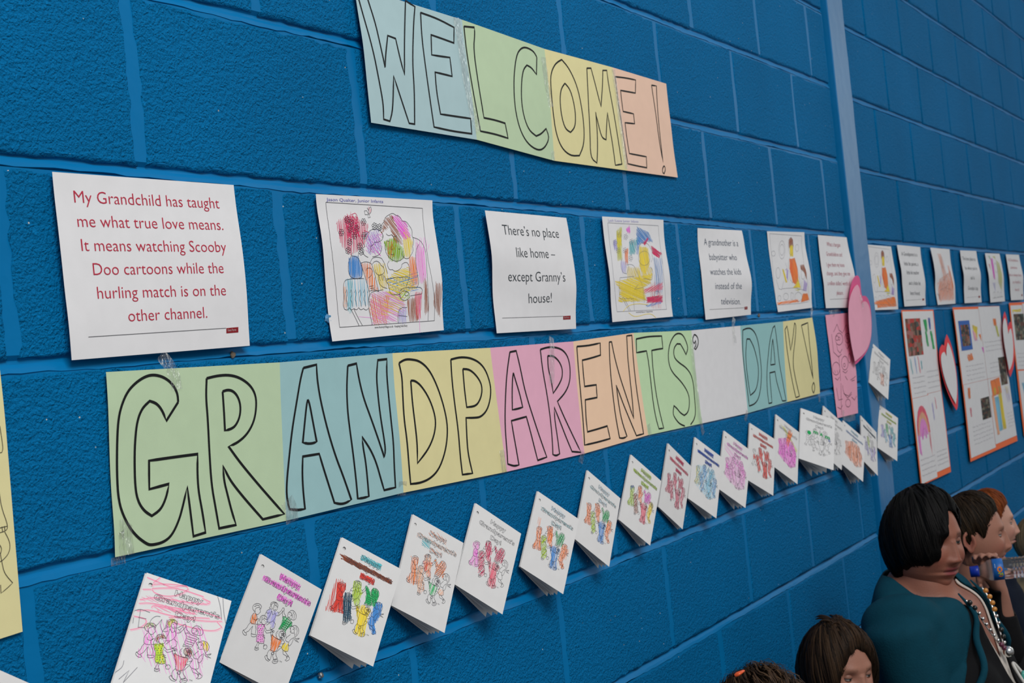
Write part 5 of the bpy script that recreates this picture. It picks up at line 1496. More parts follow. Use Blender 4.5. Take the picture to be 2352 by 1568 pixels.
# ---------------------------------------------------------------- project posters past the strip
def photo(sh, s0, t0, s1, t1, cols, parent, seed, frame=None):
    """a small snapshot stuck on the poster: patches of colour"""
    art = Art(sh)
    r = random.Random(seed)
    nx, nz = 7, 9
    if frame: art.rect(s0, t0, s1, t1, frame, 0.0018)
    d = 0.14 if frame else 0.0
    a0, a1, b0, b1 = s0 + d * (s1 - s0), s1 - d * (s1 - s0), t0 + d * (t1 - t0), t1 - d * (t1 - t0)
    G = [[(a0 + (a1 - a0) * (i + (r.uniform(-.3, .3) if 0 < i < nx else 0)) / nx, b0 + (b1 - b0) * (j + (r.uniform(-.3, .3) if 0 < j < nz else 0)) / nz) for i in range(nx + 1)] for j in range(nz + 1)]
    for j in range(nz):
        for i in range(nx):
            c = r.choice(cols)
            art.poly([G[j][i], G[j + 1][i], G[j + 1][i + 1], G[j][i + 1]], c, 0.0020)
    return art.build('photo', parent)


DARK = [C(40, 35, 32), C(60, 45, 38), C(95, 60, 45), C(30, 30, 30), C(140, 60, 45), C(120, 95, 80), C(70, 75, 70)]
DIM = [C(40, 40, 38), C(70, 65, 50), C(110, 105, 90), C(30, 32, 30), C(85, 50, 40)]


def writing(art, s0, s1, t0, n, dt, seed, slope=0.0):
    r = random.Random(seed)
    for k in range(n):
        t = t0 + k * dt
        s = s0
        while s < s1:
            w = r.uniform(.02, .05)
            pts = [(s + w * q / 6, t + r.uniform(-.004, .004)) for q in range(7)]
            art.stroke(pts, .0012, (0.42, 0.40, 0.44), .0020, seg=.05)
            s += w + r.uniform(.008, .02)


def poster(zf, L, R, label, cols, backing, sheets, photos, blobs, notes, wy=-0.005):
    sh = Sheet(zf(L), zf(R), base=0.0085, wall_y=wy, lo=0.005)
    root = sh.build('project_poster', backing)
    tag(root, label, 'poster', 'project posters')
    for s0, t0, s1, t1 in sheets: panel(sh, s0, t0, s1, t1, .0012, P_WHITE, 'worksheet', root)
    for k, (s0, t0, s1, t1, c, fr) in enumerate(photos): photo(sh, s0, t0, s1, t1, c, root, 5 + k, fr)
    for k, (p, c, a, g, w) in enumerate(blobs):
        cr = Art(sh)
        cr.scribble(p, CR[c], a, g, w, seed=k, lift=.0018)
        cr.build('crayon_mark', root)
    for k, nt in enumerate(notes):
        wr = Art(sh)
        writing(wr, *nt, seed=k)
        wr.build('lettering', root)
    return root


def arch(s, t, rx, ry, w):
    o_ = [(s - rx * math.cos(math.pi * k / 10), t - ry * math.sin(math.pi * k / 10)) for k in range(11)]
    i_ = [(s - (rx - w) * math.cos(math.pi * k / 10), t - (ry - w * 1.2) * math.sin(math.pi * k / 10)) for k in range(11)]
    return o_ + i_[::-1]


poster(ZH, [(75, 45), (105, 350), (150, 700), (190, 1050), (245, 1550)], [(350, 40), (375, 300), (410, 720), (455, 1000), (502, 1430)],
       'tall poster on red backing with a rainbow drawing and a party photo', None, P_ORANGE,
       [(.015, .008, .50, .505), (.502, .008, .965, .497), (.02, .507, .52, .992), (.523, .499, .97, .965)],
       [(.07, .05, .52, .265, DARK + [C(170, 50, 45), C(150, 95, 90)], None)],
       [([(.62, .06), (.72, .06), (.72, .13), (.66, .13)], 'emerald', 85, .004, .005), ([(.64, .13), (.70, .13), (.72, .22), (.66, .22)], 'emerald', 88, .004, .004), ([(.80, .13), (.86, .13), (.90, .24), (.84, .24)], 'emerald', 85, .004, .004), ([(.78, .05), (.85, .05), (.84, .12), (.79, .12)], 'dkblue', 85, .004, .003),
        ([(.08, .28), (.11, .28), (.13, .37), (.10, .37)], 'teal', 88, .004, .002), ([(.22, .27), (.25, .27), (.26, .37), (.23, .37)], 'blue', 88, .004, .002), ([(.32, .27), (.35, .27), (.37, .37), (.34, .37)], 'rose', 88, .004, .002), ([(.40, .30), (.44, .30), (.44, .35), (.40, .35)], 'teal', 60, .004, .002),
        (arch(.25, .72, .20, .165, .035), 'rose', 100, .003, .003), (arch(.25, .72, .165, .13, .035), 'peach', 80, .003, .003), (arch(.25, .73, .13, .10, .05), 'pink', 95, .003, .003), (arch(.25, .75, .08, .08, .05), 'magenta', 95, .004, .002), ([(.05, .72), (.12, .72), (.12, .84), (.06, .82)], 'pink', 95, .003, .003),
        ([(.40, .72), (.45, .72), (.44, .86), (.40, .80)], 'rose', 92, .004, .002), ([(.60, .56), (.64, .55), (.64, .66), (.61, .66)], 'lilac', 95, .003, .002), ([(.72, .53), (.74, .53), (.75, .60), (.73, .60)], 'rose', 92, .003, .002)],
       [(.10, .46, .39, 4, .030), (.56, .92, .37, 4, .032), (.06, .48, .86, 4, .030), (.58, .90, .85, 4, .026)])
poster(ZB, [(70, 100), (100, 320), (130, 580), (170, 900), (232, 1490)], [(490, 88), (520, 400), (570, 750), (610, 1130), (655, 1300)],
       'wide poster of two columns with a blue framed photo and an orange drawing', None, P_ORANGE,
       [(.01, .016, .505, .502), (.015, .504, .505, .978), (.510, .002, .995, .502), (.512, .504, .995, .958)],
       [(.06, .09, .28, .285, DARK, C(40, 90, 165)), (.31, .62, .49, .765, DIM, None), (.80, .37, .95, .57, DIM, None)],
       [([(.33, .12), (.43, .14), (.40, .22), (.35, .23)], 'yellow', 80, .005, .005), ([(.32, .16), (.37, .17), (.40, .23), (.34, .23)], 'pink', 80, .005, .004), ([(.44, .19), (.48, .19), (.48, .24)], 'orange', 80, .004, .004), ([(.15, .32), (.25, .31), (.27, .35), (.17, .36)], 'orange', 30, .005, .005),
        ([(.47, .28), (.5, .28), (.5, .33)], 'magenta', 85, .004, .004), ([(.80, .09), (.87, .09), (.87, .14), (.80, .14)], 'orange', 85, .005, .005), ([(.83, .14), (.88, .14), (.90, .22), (.86, .22)], 'khaki', 85, .005, .004), ([(.08, .53), (.13, .53), (.12, .60), (.08, .60)], 'orange', 85, .005, .004),
        ([(.08, .66), (.11, .66), (.11, .72), (.09, .72)], 'rose', 80, .005, .003), ([(.56, .52), (.77, .51), (.78, .62), (.57, .63)], 'orange', 60, .004, .006), ([(.55, .62), (.60, .62), (.62, .90), (.57, .90)], 'peach', 92, .004, .006), ([(.61, .64), (.70, .64), (.70, .88), (.62, .88)], 'sky', 90, .004, .006),
        ([(.70, .62), (.77, .62), (.78, .88), (.71, .88)], 'yellow', 90, .005, .006), ([(.60, .58), (.65, .57), (.65, .62), (.61, .62)], 'lime', 80, .005, .005), ([(.71, .57), (.75, .57), (.75, .63), (.72, .63)], 'emerald', 85, .005, .004), ([(.85, .60), (.95, .60), (.96, .70), (.88, .70)], 'purple', 92, .012, .002),
        ([(.86, .58), (.94, .58), (.94, .64), (.88, .64)], 'yellow', 92, .012, .002)],
       [(.10, .45, .39, 4, .03), (.60, .78, .40, 3, .03), (.10, .46, .79, 5, .028), (.84, .96, .78, 5, .024), (.55, .94, .25, 3, .03)])
poster(ZB, [(578, 60), (600, 300), (640, 620), (670, 900), (715, 1260)], [(900, 45), (930, 350), (990, 800), (1030, 1050), (1080, 1230)],
       'poster with a dim photo, cut off by the right edge', None, P_ORANGE, [(.02, .02, .32, .5), (.33, .01, .97, .5), (.03, .51, .97, .97)],
       [(.07, .085, .33, .28, DIM + [C(60, 70, 60)], None)], [([(.05, .05), (.28, .05), (.28, .07), (.05, .07)], 'yellow', 5, .004, .004), ([(.08, .60), (.16, .60), (.14, .75)], 'sky', 85, .005, .004), ([(.12, .66), (.24, .66), (.22, .85), (.12, .85)], 'rose', 85, .004, .005)],
       [(.06, .3, .38, 4, .03), (.40, .9, .2, 8, .03)])


# ---------------------------------------------------------------- small things on the wall
def lump(name, px, py, r, mat, label, cat, squash=0.5, seed=1, wy=0.0):
    c = at_y(px, py, wy)
    rr = random.Random(seed)
    bm = bmesh.new()
    bmesh.ops.create_icosphere(bm, subdivisions=2, radius=r)
    for v_ in bm.verts:
        k = rr.uniform(0.75, 1.2)
        v_.co = Vector((v_.co.x * k, v_.co.y * squash * k, v_.co.z * k))
    me = bpy.data.meshes.new(name); bm.to_mesh(me); bm.free()
    me.materials.append(mat)
    o = bpy.data.objects.new(name, me); COL.objects.link(o)
    o.location = c
    tag(o, label, cat)
    return o


M_GRIT = simple('bare_aggregate', (0.16, 0.13, 0.10), 0.9, 0.2, bump=(300, 0.002), vary=0.5)
M_NAIL = simple('dull_zinc', (0.45, 0.44, 0.42), 0.35, 0.5, metal=0.9)
M_PUTTY = simple('blue_putty', (0.10, 0.30, 0.52), 0.6, 0.3)
lump('wall_plug', 535, 814, 0.0045, M_GRIT, 'small brown plug in the joint above the green sheet of the banner', 'plug', 0.5, 3)
lump('screw', 737, 1551, 0.0045, M_NAIL, 'small metal screw head in the wall below the third card', 'screw', 0.8, 5)
lump('wall_plug', 1743, 724, 0.005, M_GRIT, 'tiny brown plug in the joint above the blue sheet of the banner', 'plug', 0.5, 8)
lump('adhesive_putty', 753, 731, 0.0075, M_PUTTY, 'blob of blue putty at the lower left edge of the granny drawing', 'putty', 0.55, 9)
lump('adhesive_putty', 606, 1338, 0.0035, M_PUTTY, 'tiny blob of blue putty beside the second card', 'putty', 0.5, 10)


# ---------------------------------------------------------------- people on the bench
def vcol_mat(name, rough=0.5, spec=0.4, sss=0.0, bump=None, sheen=0.0):
    m, nt, b = new_mat(name)
    a = N(nt, 'ShaderNodeAttribute', attribute_name='Col')
    nt.links.new(a.outputs['Color'], b.inputs['Base Color'])
    b.inputs['Roughness'].default_value = rough
    b.inputs['Specular IOR Level'].default_value = spec
    if sss:
        b.inputs['Subsurface Weight'].default_value = sss
        b.inputs['Subsurface Radius'].default_value = (0.012, 0.005, 0.003)
        b.inputs['Subsurface Scale'].default_value = 0.5
    if bump:
        n = N(nt, 'ShaderNodeTexNoise', Scale=bump[0], Detail=4.0)
        mp = N(nt, 'ShaderNodeMapping')
        mp.inputs['Scale'].default_value = bump[2] if len(bump) > 2 else (1, 1, 1)
        nt.links.new(objcoord(nt), mp.inputs['Vector'])
        nt.links.new(mp.outputs[0], n.inputs['Vector'])
        bp = N(nt, 'ShaderNodeBump', Strength=0.6, Distance=bump[1])
        nt.links.new(n.outputs[0], bp.inputs['Height'])
        nt.links.new(bp.outputs[0], b.inputs['Normal'])
    return m


M_SKIN = vcol_mat('skin', 0.5, 0.35, 0.08, (260, 0.0006))
M_HAIR = vcol_mat('hair', 0.5, 0.09, 0.0, (500, 0.001))


def cloth_mat(name, col, rough=0.85):
    return simple(name, col, rough, 0.15, bump=(240, 0.0012, 0.7), vary=0.06)


M_TEAL = cloth_mat('teal_knit', (0.002, 0.047, 0.074))
M_BLACK = cloth_mat('black_jersey', (0.006, 0.006, 0.007))
M_NAVY = cloth_mat('navy_jersey', (0.006, 0.010, 0.022))
M_CREAM = cloth_mat('cream_jersey', (0.62, 0.56, 0.50))
M_TROUSER = cloth_mat('dark_trousers', (0.02, 0.022, 0.028))
M_SHOE = simple('black_shoe', (0.012, 0.011, 0.010), 0.3, 0.5)
M_REDT = cloth_mat('red_trim', (0.35, 0.01, 0.02))
M_KHAKI = cloth_mat('khaki_jersey', (0.25, 0.19, 0.11))

sm = lambda x, a, b: (lambda t: t * t * (3 - 2 * t))(min(1.0, max(0.0, (x - a) / (b - a))))


def G(v, c, s):
    return math.exp(-((v - c) / s) ** 2)


def head_point(dx, dy, dz, pr):
    """unit direction -> point of the head surface, local metres, face towards -y; pr: proportions"""
    a, b, c = 0.0735, 0.094, 0.117
    ul = pr.get('child', 0.0)
    x, y, z = a * dx, b * dy, c * dz
    # skull rounder at the back, jaw narrower
    if z < 0:
        t = min(1.0, -z / c)
        jaw = pr.get('jaw', 0.16)
        x *= 1 - jaw * t ** 1.6 * (1.0 if dy < 0.3 else 0.4)
        if dy > 0: y *= 1 - 0.38 * t
    if dy < 0:
        flat_ = 1 - 0.10 * (1 - abs(dx)) * (1 if z > -0.06 else 0.3)
        y *= flat_
        fx = max(0.0, -dy)
        w = min(1.0, fx * 1.6)
        d = 0.0
        s = pr.get('s', 1.0)
        # brow, sockets
        d += 0.0045 * G(z, 0.030, 0.010) * (G(x, 0.028, 0.022) + G(x, -0.028, 0.022))
        d -= 0.0120 * G(z, 0.010, 0.013) * (G(x, 0.030, 0.015) + G(x, -0.030, 0.015))
        # nose
        nt_ = (0.016 - z) / 0.046
        if 0 < nt_ < 1.35:
            rise = (0.006 + 0.020 * min(1, nt_) ** 1.3) * (1.0 if nt_ < 1 else max(0.0, 1 - ((nt_ - 1) / 0.35) ** 1.2))
            wd = 0.0075 + 0.0065 * min(1, nt_) ** 2
            d += pr.get('nose', 1.0) * rise * math.exp(-(abs(x) / wd) ** 2.2)
        d += 0.0055 * G(z, -0.031, 0.0065) * (G(x, 0.0135, 0.006) + G(x, -0.0135, 0.006))
        # cheeks, muzzle, lips, chin
        d += pr.get('cheek', 0.004) * G(z, -0.026, 0.022) * (G(x, 0.044, 0.020) + G(x, -0.044, 0.020))
        d += 0.0050 * G(z, -0.056, 0.018) * G(x, 0, 0.026)
        d += 0.0042 * G(z, -0.0510, 0.0042) * G(x, 0, 0.019)
        d += 0.0052 * G(z, -0.0630, 0.0050) * G(x, 0, 0.016)
        d -= 0.0040 * G(z, -0.0568, 0.0022) * G(x, 0, 0.024)
        d -= 0.0045 * G(z, -0.0745, 0.0055) * G(x, 0, 0.022)
        d += 0.0085 * G(z, -0.092, 0.015) * G(x, 0, 0.020)
        if pr.get('chin2'):
            d += 0.004 * G(z, -0.108, 0.014) * G(x, 0, 0.04)
        y -= d * w
    if pr.get('fat'):
        k = pr['fat'] * G(z, -0.060, 0.050)
        x *= 1 + k
        if z < -0.06: z -= 0.0
    return x, y, z


def head_mesh(pr, skin):
    """arrays (verts, faces, colours)"""
    nu, nv = 132, 100
    V, Cc, Fc = [], [], []
    lip = np.array(pr.get('lip', (0.30, 0.07, 0.07)))
    skin = np.array(skin)
    brow = np.array(pr.get('brow', (0.03, 0.02, 0.015)))
    for j in range(nv + 1):
        el = -math.pi / 2 + math.pi * j / nv
        for i in range(nu):
            # denser at the front
            u = i / nu * 2 * math.pi
            az = u - 0.42 * math.sin(u)                     # 0 = front
            dx, dy, dz = math.sin(az) * math.cos(el), -math.cos(az) * math.cos(el), math.sin(el)
            x, y, z = head_point(dx, dy, dz, pr)
            c = skin.copy()
            if dy < -0.15:
                red = 0.55 * G(z, -0.026, 0.02) * (G(x, 0.042, 0.018) + G(x, -0.042, 0.018)) + 0.35 * G(z, -0.026, 0.012) * G(x, 0, 0.014) + 0.3 * G(z, -0.09, 0.014) * G(x, 0, 0.02)
                c = c * (1 - 0.4 * min(1, red) * np.array([0.0, 0.75, 0.65]))
                m = (1 if abs(x) < 0.0235 else 0) * min(1.0, 1.25 * (G(z, -0.0515 + 0.10 * x * x / 0.024, 0.0046) + G(z, -0.0625 + 0.18 * x * x / 0.024, 0.0052))) * (1 - (abs(x) / 0.0245) ** 4)
                m = max(0.0, m) ** 1.4
                c = c * (1 - m) + lip * m
                m = 0.85 * G(z, -0.0568, 0.0014) * (1 if abs(x) < 0.023 else 0)
                c = c * (1 - m) + np.array([0.05, 0.01, 0.01]) * m
                m = pr.get('browk', 0.85) * math.exp(-((z - 0.030 + 3.2 * (abs(x) - 0.028) ** 2) / 0.0036) ** 2) * (1 if 0.012 < abs(x) < 0.046 else 0)
                c = c * (1 - m) + brow * m
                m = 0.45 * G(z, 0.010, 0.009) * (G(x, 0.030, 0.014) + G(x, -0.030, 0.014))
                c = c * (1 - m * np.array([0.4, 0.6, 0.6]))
                m = 0.9 * G(z, -0.0365, 0.0028) * (G(x, 0.0075, 0.0034) + G(x, -0.0075, 0.0034))
                c = c * (1 - m) + np.array([0.03, 0.008, 0.006]) * m
            V.append((x, y, z)); Cc.append(c)
    for j in range(nv):
        for i in range(nu):
            a, b = j * nu + i, j * nu + (i + 1) % nu
            Fc.append((a, b, b + nu, a + nu))
    # eyes with lids
    for sx in (-1, 1):
        ex, ey, ez_, R = sx * 0.0305, -0.0630, 0.0095, 0.0126
        b0 = len(V)
        n1, n2 = 20, 14
        for j in range(n2 + 1):
            e = -math.pi / 2 + math.pi * j / n2
            for i in range(n1):
                a_ = 2 * math.pi * i / n1
                # poles along y so that iris rings are clean
                lx, lz, ly = R * math.cos(e) * math.cos(a_), R * math.cos(e) * math.sin(a_), -R * math.sin(e)
                V.append((ex + lx, ey + ly, ez_ + lz))
                ang = math.degrees(math.pi / 2 - e)
                gaze = (lx - 0.0015 * pr.get('gaze', 0)) ** 2 + (lz + 0.001) ** 2
                g = math.sqrt(gaze) if ly < 0 else 1
                Cc.append(np.array((0.008, 0.008, 0.01)) if g < 0.0026 else (np.array(pr.get('iris', (0.05, 0.07, 0.06))) if g < 0.0058 else np.array((0.42, 0.39, 0.37))))
        for j in range(n2):
            for i in range(n1):
                a, b = b0 + j * n1 + i, b0 + j * n1 + (i + 1) % n1
                Fc.append((a, b, b + n1, a + n1))
        # lids: shells over the upper and lower part of the ball
        for up, lim, col in ((1, pr.get('lid', 0.0022), skin * 0.72), (-1, 0.0046, skin * 0.8)):
            b0 = len(V)
            Rl = R + 0.0013
            for j in range(7):
                for i in range(15):
                    a_ = math.radians(-82 + 164 * i / 14)
                    edge = math.asin(min(1, max(-1, lim * (1 - (a_ / 1.5) ** 2 * 0.8) / Rl)))
                    e = edge + (math.pi / 2 - edge) * j / 6
                    V.append((ex + Rl * math.cos(e) * math.sin(a_), ey - Rl * math.cos(e) * math.cos(a_), ez_ + up * Rl * math.sin(e)))
                    Cc.append(np.array((0.03, 0.02, 0.018)) if (j == 0 and up == 1) else col)
            for j in range(6):
                for i in range(14):
                    a = b0 + j * 15 + i
                    f = (a, a + 1, a + 16, a + 15)
                    Fc.append(f if up == 1 else f[::-1])
    # ears
    for sx in (-1, 1):
        b0 = len(V)
        n1, n2 = 22, 12
        for j in range(n2 + 1):
            e = -math.pi / 2 + math.pi * j / n2
            for i in range(n1):
                a_ = 2 * math.pi * i / n1
                px_, pz_ = 0.019 * math.cos(e) * math.cos(a_), 0.032 * math.cos(e) * math.sin(a_)
                th = 0.007 * math.sin(e)
                r_ = math.cos(e)
                if e > 0: th -= 0.0075 * (1 - sm(r_, 0.35, 0.85)) * (0.4 + 0.6 * sm(pz_, -0.03, 0.0))
                if pz_ < -0.012: px_ *= 0.72
                out_ = th + 0.010 + 0.32 * max(0, px_)
                V.append((sx * (0.0705 + out_ * 0.9), 0.012 + px_ * 0.95 + 0.12 * pz_, -0.004 + pz_))
                Cc.append(skin * (np.array([1.0, 0.82, 0.8]) if e < 0.9 else np.array([0.75, 0.5, 0.48])))
        for j in range(n2):
            for i in range(n1):
                a, b = b0 + j * n1 + i, b0 + j * n1 + (i + 1) % n1
                f = (a, b, b + n1, a + n1)
                Fc.append(f if sx == 1 else f[::-1])
    return V, Fc, Cc


def lerp_table(tab, az):
    az = (az + 180) % 360 - 180
    for (a0, v0), (a1, v1) in zip(tab[:-1], tab[1:]):
        if a0 <= az <= a1:
            return v0 + (v1 - v0) * sm(az, a0, a1)
    return tab[-1][1]


def hair_mesh(pr, line, thick, colors, seed=0, curl=0.0, strands=420, crown=(0.0, 0.25), length=None, droop=0.0, sw=0.0022):
    """line: table azimuth (deg, 0 = front, + = head's x side) -> lowest elevation (deg) that the hair reaches"""
    r = random.Random(seed)
    V, Fc, Cc = [], [], []
    nu, nv = 108, 44
    ph = [r.uniform(0, 6.28) for _ in range(8)]
    cols = [np.array(c) for c in colors]

    def surf(az, el, extra=0.0):
        a, e = math.radians(az), math.radians(el)
        dx, dy, dz = math.sin(a) * math.cos(e), -math.cos(a) * math.cos(e), math.sin(e)
        x, y, z = head_point(dx, dy, dz, {'jaw': 0.05, 'nose': 0.0})
        lo = lerp_table(line, az)
        t = sm(el, lo - 2, lo + 16)
        th = thick * (0.35 + 0.65 * t) * (1 + 0.10 * math.sin(9 * a + ph[0] + 2 * e) + 0.07 * math.sin(23 * a + ph[1]) + curl * 0.5 * math.sin(13 * a + 9 * e + ph[2]) * math.sin(11 * e + ph[3] + 3 * a))
        th += extra
        L_ = math.sqrt(x * x + y * y + z * z)
        k = 1 + th / L_
        drop = droop * sm(-el, -5, 40)
        return np.array([x * k, y * k, z * k - drop])

    for j in range(nv + 1):
        for i in range(nu):
            az = -180 + 360 * i / nu
            lo = lerp_table(line, az)
            el = lo + (90 - lo) * (j / nv) ** 0.9
            V.append(surf(az, el) if j > 0 else surf(az, el, -thick * 0.30))
            Cc.append(cols[0] * (1 + 0.15 * math.sin(40 * math.radians(az) + ph[4])))
    for j in range(nv):
        for i in range(nu):
            a, b = j * nu + i, j * nu + (i + 1) % nu
            Fc.append((a, b, b + nu, a + nu))
    # locks lying over it, combed from the crown
    for k in range(strands):
        az = r.uniform(-180, 180)
        lo = lerp_table(line, az)
        lo_ = lo - r.uniform(-8, 0.5 + 8 * curl)
        n = 10
        b0 = len(V)
        c = cols[r.randrange(len(cols))] * r.uniform(0.7, 1.3)
        lift = r.uniform(0.0006, 0.0035 + 0.012 * curl)
        drift = r.uniform(-10, 10) * (1 + curl) + pr.get('comb', 0) * (1 if abs(az) < 90 else 0)
        w = r.uniform(0.6, 1.5) * sw
        wob = r.uniform(0, 6.28)
        # great-circle path from a whorl at the back of the crown down to the hair line
        D = lambda a, e: np.array([math.sin(a) * math.cos(e), -math.cos(a) * math.cos(e), math.sin(e)])
        d0 = D(math.radians(180 - r.uniform(-12, 12)), math.radians(66 + r.uniform(-6, 6)))
        d1 = D(math.radians(az + drift), math.radians(lo_))
        om = math.acos(max(-1, min(1, float(d0 @ d1)))) + 1e-6
        t0 = r.uniform(0, 0.55)
        pts = []
        for q in range(n):
            t = t0 + (1 - t0) * q / (n - 1)
            dd = (math.sin((1 - t) * om) * d0 + math.sin(t * om) * d1) / math.sin(om)
            dd /= np.linalg.norm(dd)
            a_ = math.degrees(math.atan2(dd[0], -dd[1])); el = math.degrees(math.asin(max(-1, min(1, dd[2]))))
            tt = q / (n - 1)
            a_ += curl * 9 * math.sin(6 * tt + wob)
            el = max(el, lerp_table(line, a_) - 3 - 8 * curl)
            pts.append(surf(a_, el, lift * math.sin(math.pi * min(1, tt * 0.9 + 0.1)) + curl * 0.008 * math.sin(11 * tt + wob)))
        for q in range(n):
            d = pts[min(q + 1, n - 1)] - pts[max(q - 1, 0)]
            up = pts[q] / (np.linalg.norm(pts[q]) + 1e-9)
            s_ = np.cross(d, up); s_ /= np.linalg.norm(s_) + 1e-9
            ww = w * (1 - 0.8 * abs(2 * q / (n - 1) - 1) ** 3)
            V.append(pts[q] - s_ * ww); V.append(pts[q] + up * ww * 0.5); V.append(pts[q] + s_ * ww)
            Cc += [c, c * 1.15, c]
        for q in range(n - 1):
            a = b0 + 3 * q
            Fc.append((a, a + 1, a + 4, a + 3)); Fc.append((a + 1, a + 2, a + 5, a + 4))
    return V, Fc, Cc


def tube(pts, radii, n=20, squash=None, cap=True):
    """closed tapered tube through points; radii may be (rx, ry)"""
    P = [np.array(p, float) for p in pts]
    # resample smoothly
    Q, R = [], []
    m = 5
    for i in range(len(P) - 1):
        p0, p1, p2, p3 = P[max(i - 1, 0)], P[i], P[i + 1], P[min(i + 2, len(P) - 1)]
        r1, r2 = np.array(radii[i], float) * np.ones(2), np.array(radii[i + 1], float) * np.ones(2)
        for k in range(m):
            t = k / m
            Q.append(0.5 * ((2 * p1) + (-p0 + p2) * t + (2 * p0 - 5 * p1 + 4 * p2 - p3) * t * t + (-p0 + 3 * p1 - 3 * p2 + p3) * t ** 3))
            R.append(r1 + (r2 - r1) * (t * t * (3 - 2 * t)))
    Q.append(P[-1]); R.append(np.array(radii[-1], float) * np.ones(2))
    V, Fc = [], []
    ref = np.array([1.0, 0, 0]) if abs((P[-1] - P[0])[0]) < 0.6 * np.linalg.norm(P[-1] - P[0]) else np.array([0, 1.0, 0])
    for i, q in enumerate(Q):
        d = Q[min(i + 1, len(Q) - 1)] - Q[max(i - 1, 0)]
        d /= np.linalg.norm(d) + 1e-9
        a = ref - d * (ref @ d); a /= np.linalg.norm(a)
        b = np.cross(d, a)
        for k in range(n):
            t = 2 * math.pi * k / n
            V.append(q + a * math.cos(t) * R[i][0] + b * math.sin(t) * R[i][1])
    for i in range(len(Q) - 1):
        for k in range(n):
            x, y = i * n + k, i * n + (k + 1) % n
            Fc.append((x, y, y + n, x + n))
    for end, idx in ((0, 0), (1, len(Q) - 1)):
        d = Q[idx] - Q[idx - 1] if end else Q[0] - Q[1]
        d /= np.linalg.norm(d) + 1e-9
        c = len(V); V.append(Q[idx] + d * R[idx].min() * 0.5)
        for k in range(n):
            x, y = idx * n + k, idx * n + (k + 1) % n
            Fc.append((x, c, y) if not end else (x, y, c))
    return V, Fc


def ellipsoid(c, r, n=18):
    V, Fc = [], []
    for j in range(n + 1):
        e = -math.pi / 2 + math.pi * j / n
        for i in range(2 * n):
            a = math.pi * i / n
            V.append(np.array([c[0] + r[0] * math.cos(e) * math.cos(a), c[1] + r[1] * math.cos(e) * math.sin(a), c[2] + r[2] * math.sin(e)]))
    for j in range(n):
        for i in range(2 * n):
            a, b = j * 2 * n + i, j * 2 * n + (i + 1) % (2 * n)
            Fc.append((a, b, b + 2 * n, a + 2 * n))
    return V, Fc


def union(parts, voxel=0.008, smooth=3):
    """weld overlapping closed volumes into one continuous surface"""
    V, Fc = [], []
    for v, f in parts:
        b = len(V)
        V += [tuple(map(float, q)) for q in v]
        Fc += [tuple(b + i for i in q) for q in f]
    me = bpy.data.meshes.new('u')
    me.from_pydata(V, [], Fc)
    bm = bmesh.new(); bm.from_mesh(me)
    bmesh.ops.remove_doubles(bm, verts=bm.verts, dist=1e-5)
    bmesh.ops.recalc_face_normals(bm, faces=bm.faces)
    bm.to_mesh(me); bm.free()
    o = bpy.data.objects.new('u', me)
    COL.objects.link(o)
    m = o.modifiers.new('r', 'REMESH'); m.mode = 'VOXEL'; m.voxel_size = voxel
    if smooth:
        s = o.modifiers.new('s', 'SMOOTH'); s.factor = 0.6; s.iterations = smooth
    dg = bpy.context.evaluated_depsgraph_get(); dg.update()
    out = bpy.data.meshes.new_from_object(o.evaluated_get(dg))
    bpy.data.objects.remove(o); bpy.data.meshes.remove(me)
    vs = np.array([v_.co for v_ in out.vertices]).reshape(-1, 3)
    ns = np.array([v_.normal for v_ in out.vertices]).reshape(-1, 3)
    fs = [tuple(p.vertices) for p in out.polygons]
    bpy.data.meshes.remove(out)
    return vs, fs, ns


def shell(vs, fs, ns, off, keep, name, mat, parent, th=0.003, fold=None):
    """a garment: the surface pushed out by off(v), only where keep(v), given a thickness towards the body"""
    P = vs + ns * np.array([off(v) for v in vs])[:, None]
    kp = np.array([keep(v) for v in vs])
    F2 = [f for f in fs if all(kp[i] for i in f)]
    used = sorted({i for f in F2 for i in f})
    mp = {i: k for k, i in enumerate(used)}
    F2 = [tuple(mp[i] for i in f) for f in F2]
    o = mesh_obj(name, [P[i] for i in used], F2, mat, parent, smooth=True)
    bm = bmesh.new(); bm.from_mesh(o.data)
    # relax the cut edge
    for _ in range(6):
        newp = {}
        for v_ in bm.verts:
            if v_.is_boundary:
                nb = [e.other_vert(v_).co for e in v_.link_edges if e.is_boundary]
                if len(nb) == 2: newp[v_] = v_.co * 0.4 + (nb[0] + nb[1]) * 0.3
        for k, c in newp.items(): k.co = c
    bm.to_mesh(o.data); bm.free()
    if th:
        s = o.modifiers.new('thickness', 'SOLIDIFY'); s.thickness = th; s.offset = -1
    return o


def rotm(yaw, pitch, roll):
    return np.array((Matrix.Rotation(yaw, 3, 'Z') @ Matrix.Rotation(pitch, 3, 'X') @ Matrix.Rotation(roll, 3, 'Y')))


def place(V, Rm, s, c):
    return [Rm @ (np.array(v) * s) + c for v in V]


def finger_chain(base, dirs, lens, r):
    pts = [np.array(base, float)]
    for d, l in zip(dirs, lens):
        d = np.array(d, float); d /= np.linalg.norm(d)
        pts.append(pts[-1] + d * l)
    return tube(pts, [r, r * 0.95, r * 0.88, r * 0.70][:len(pts)], 10)


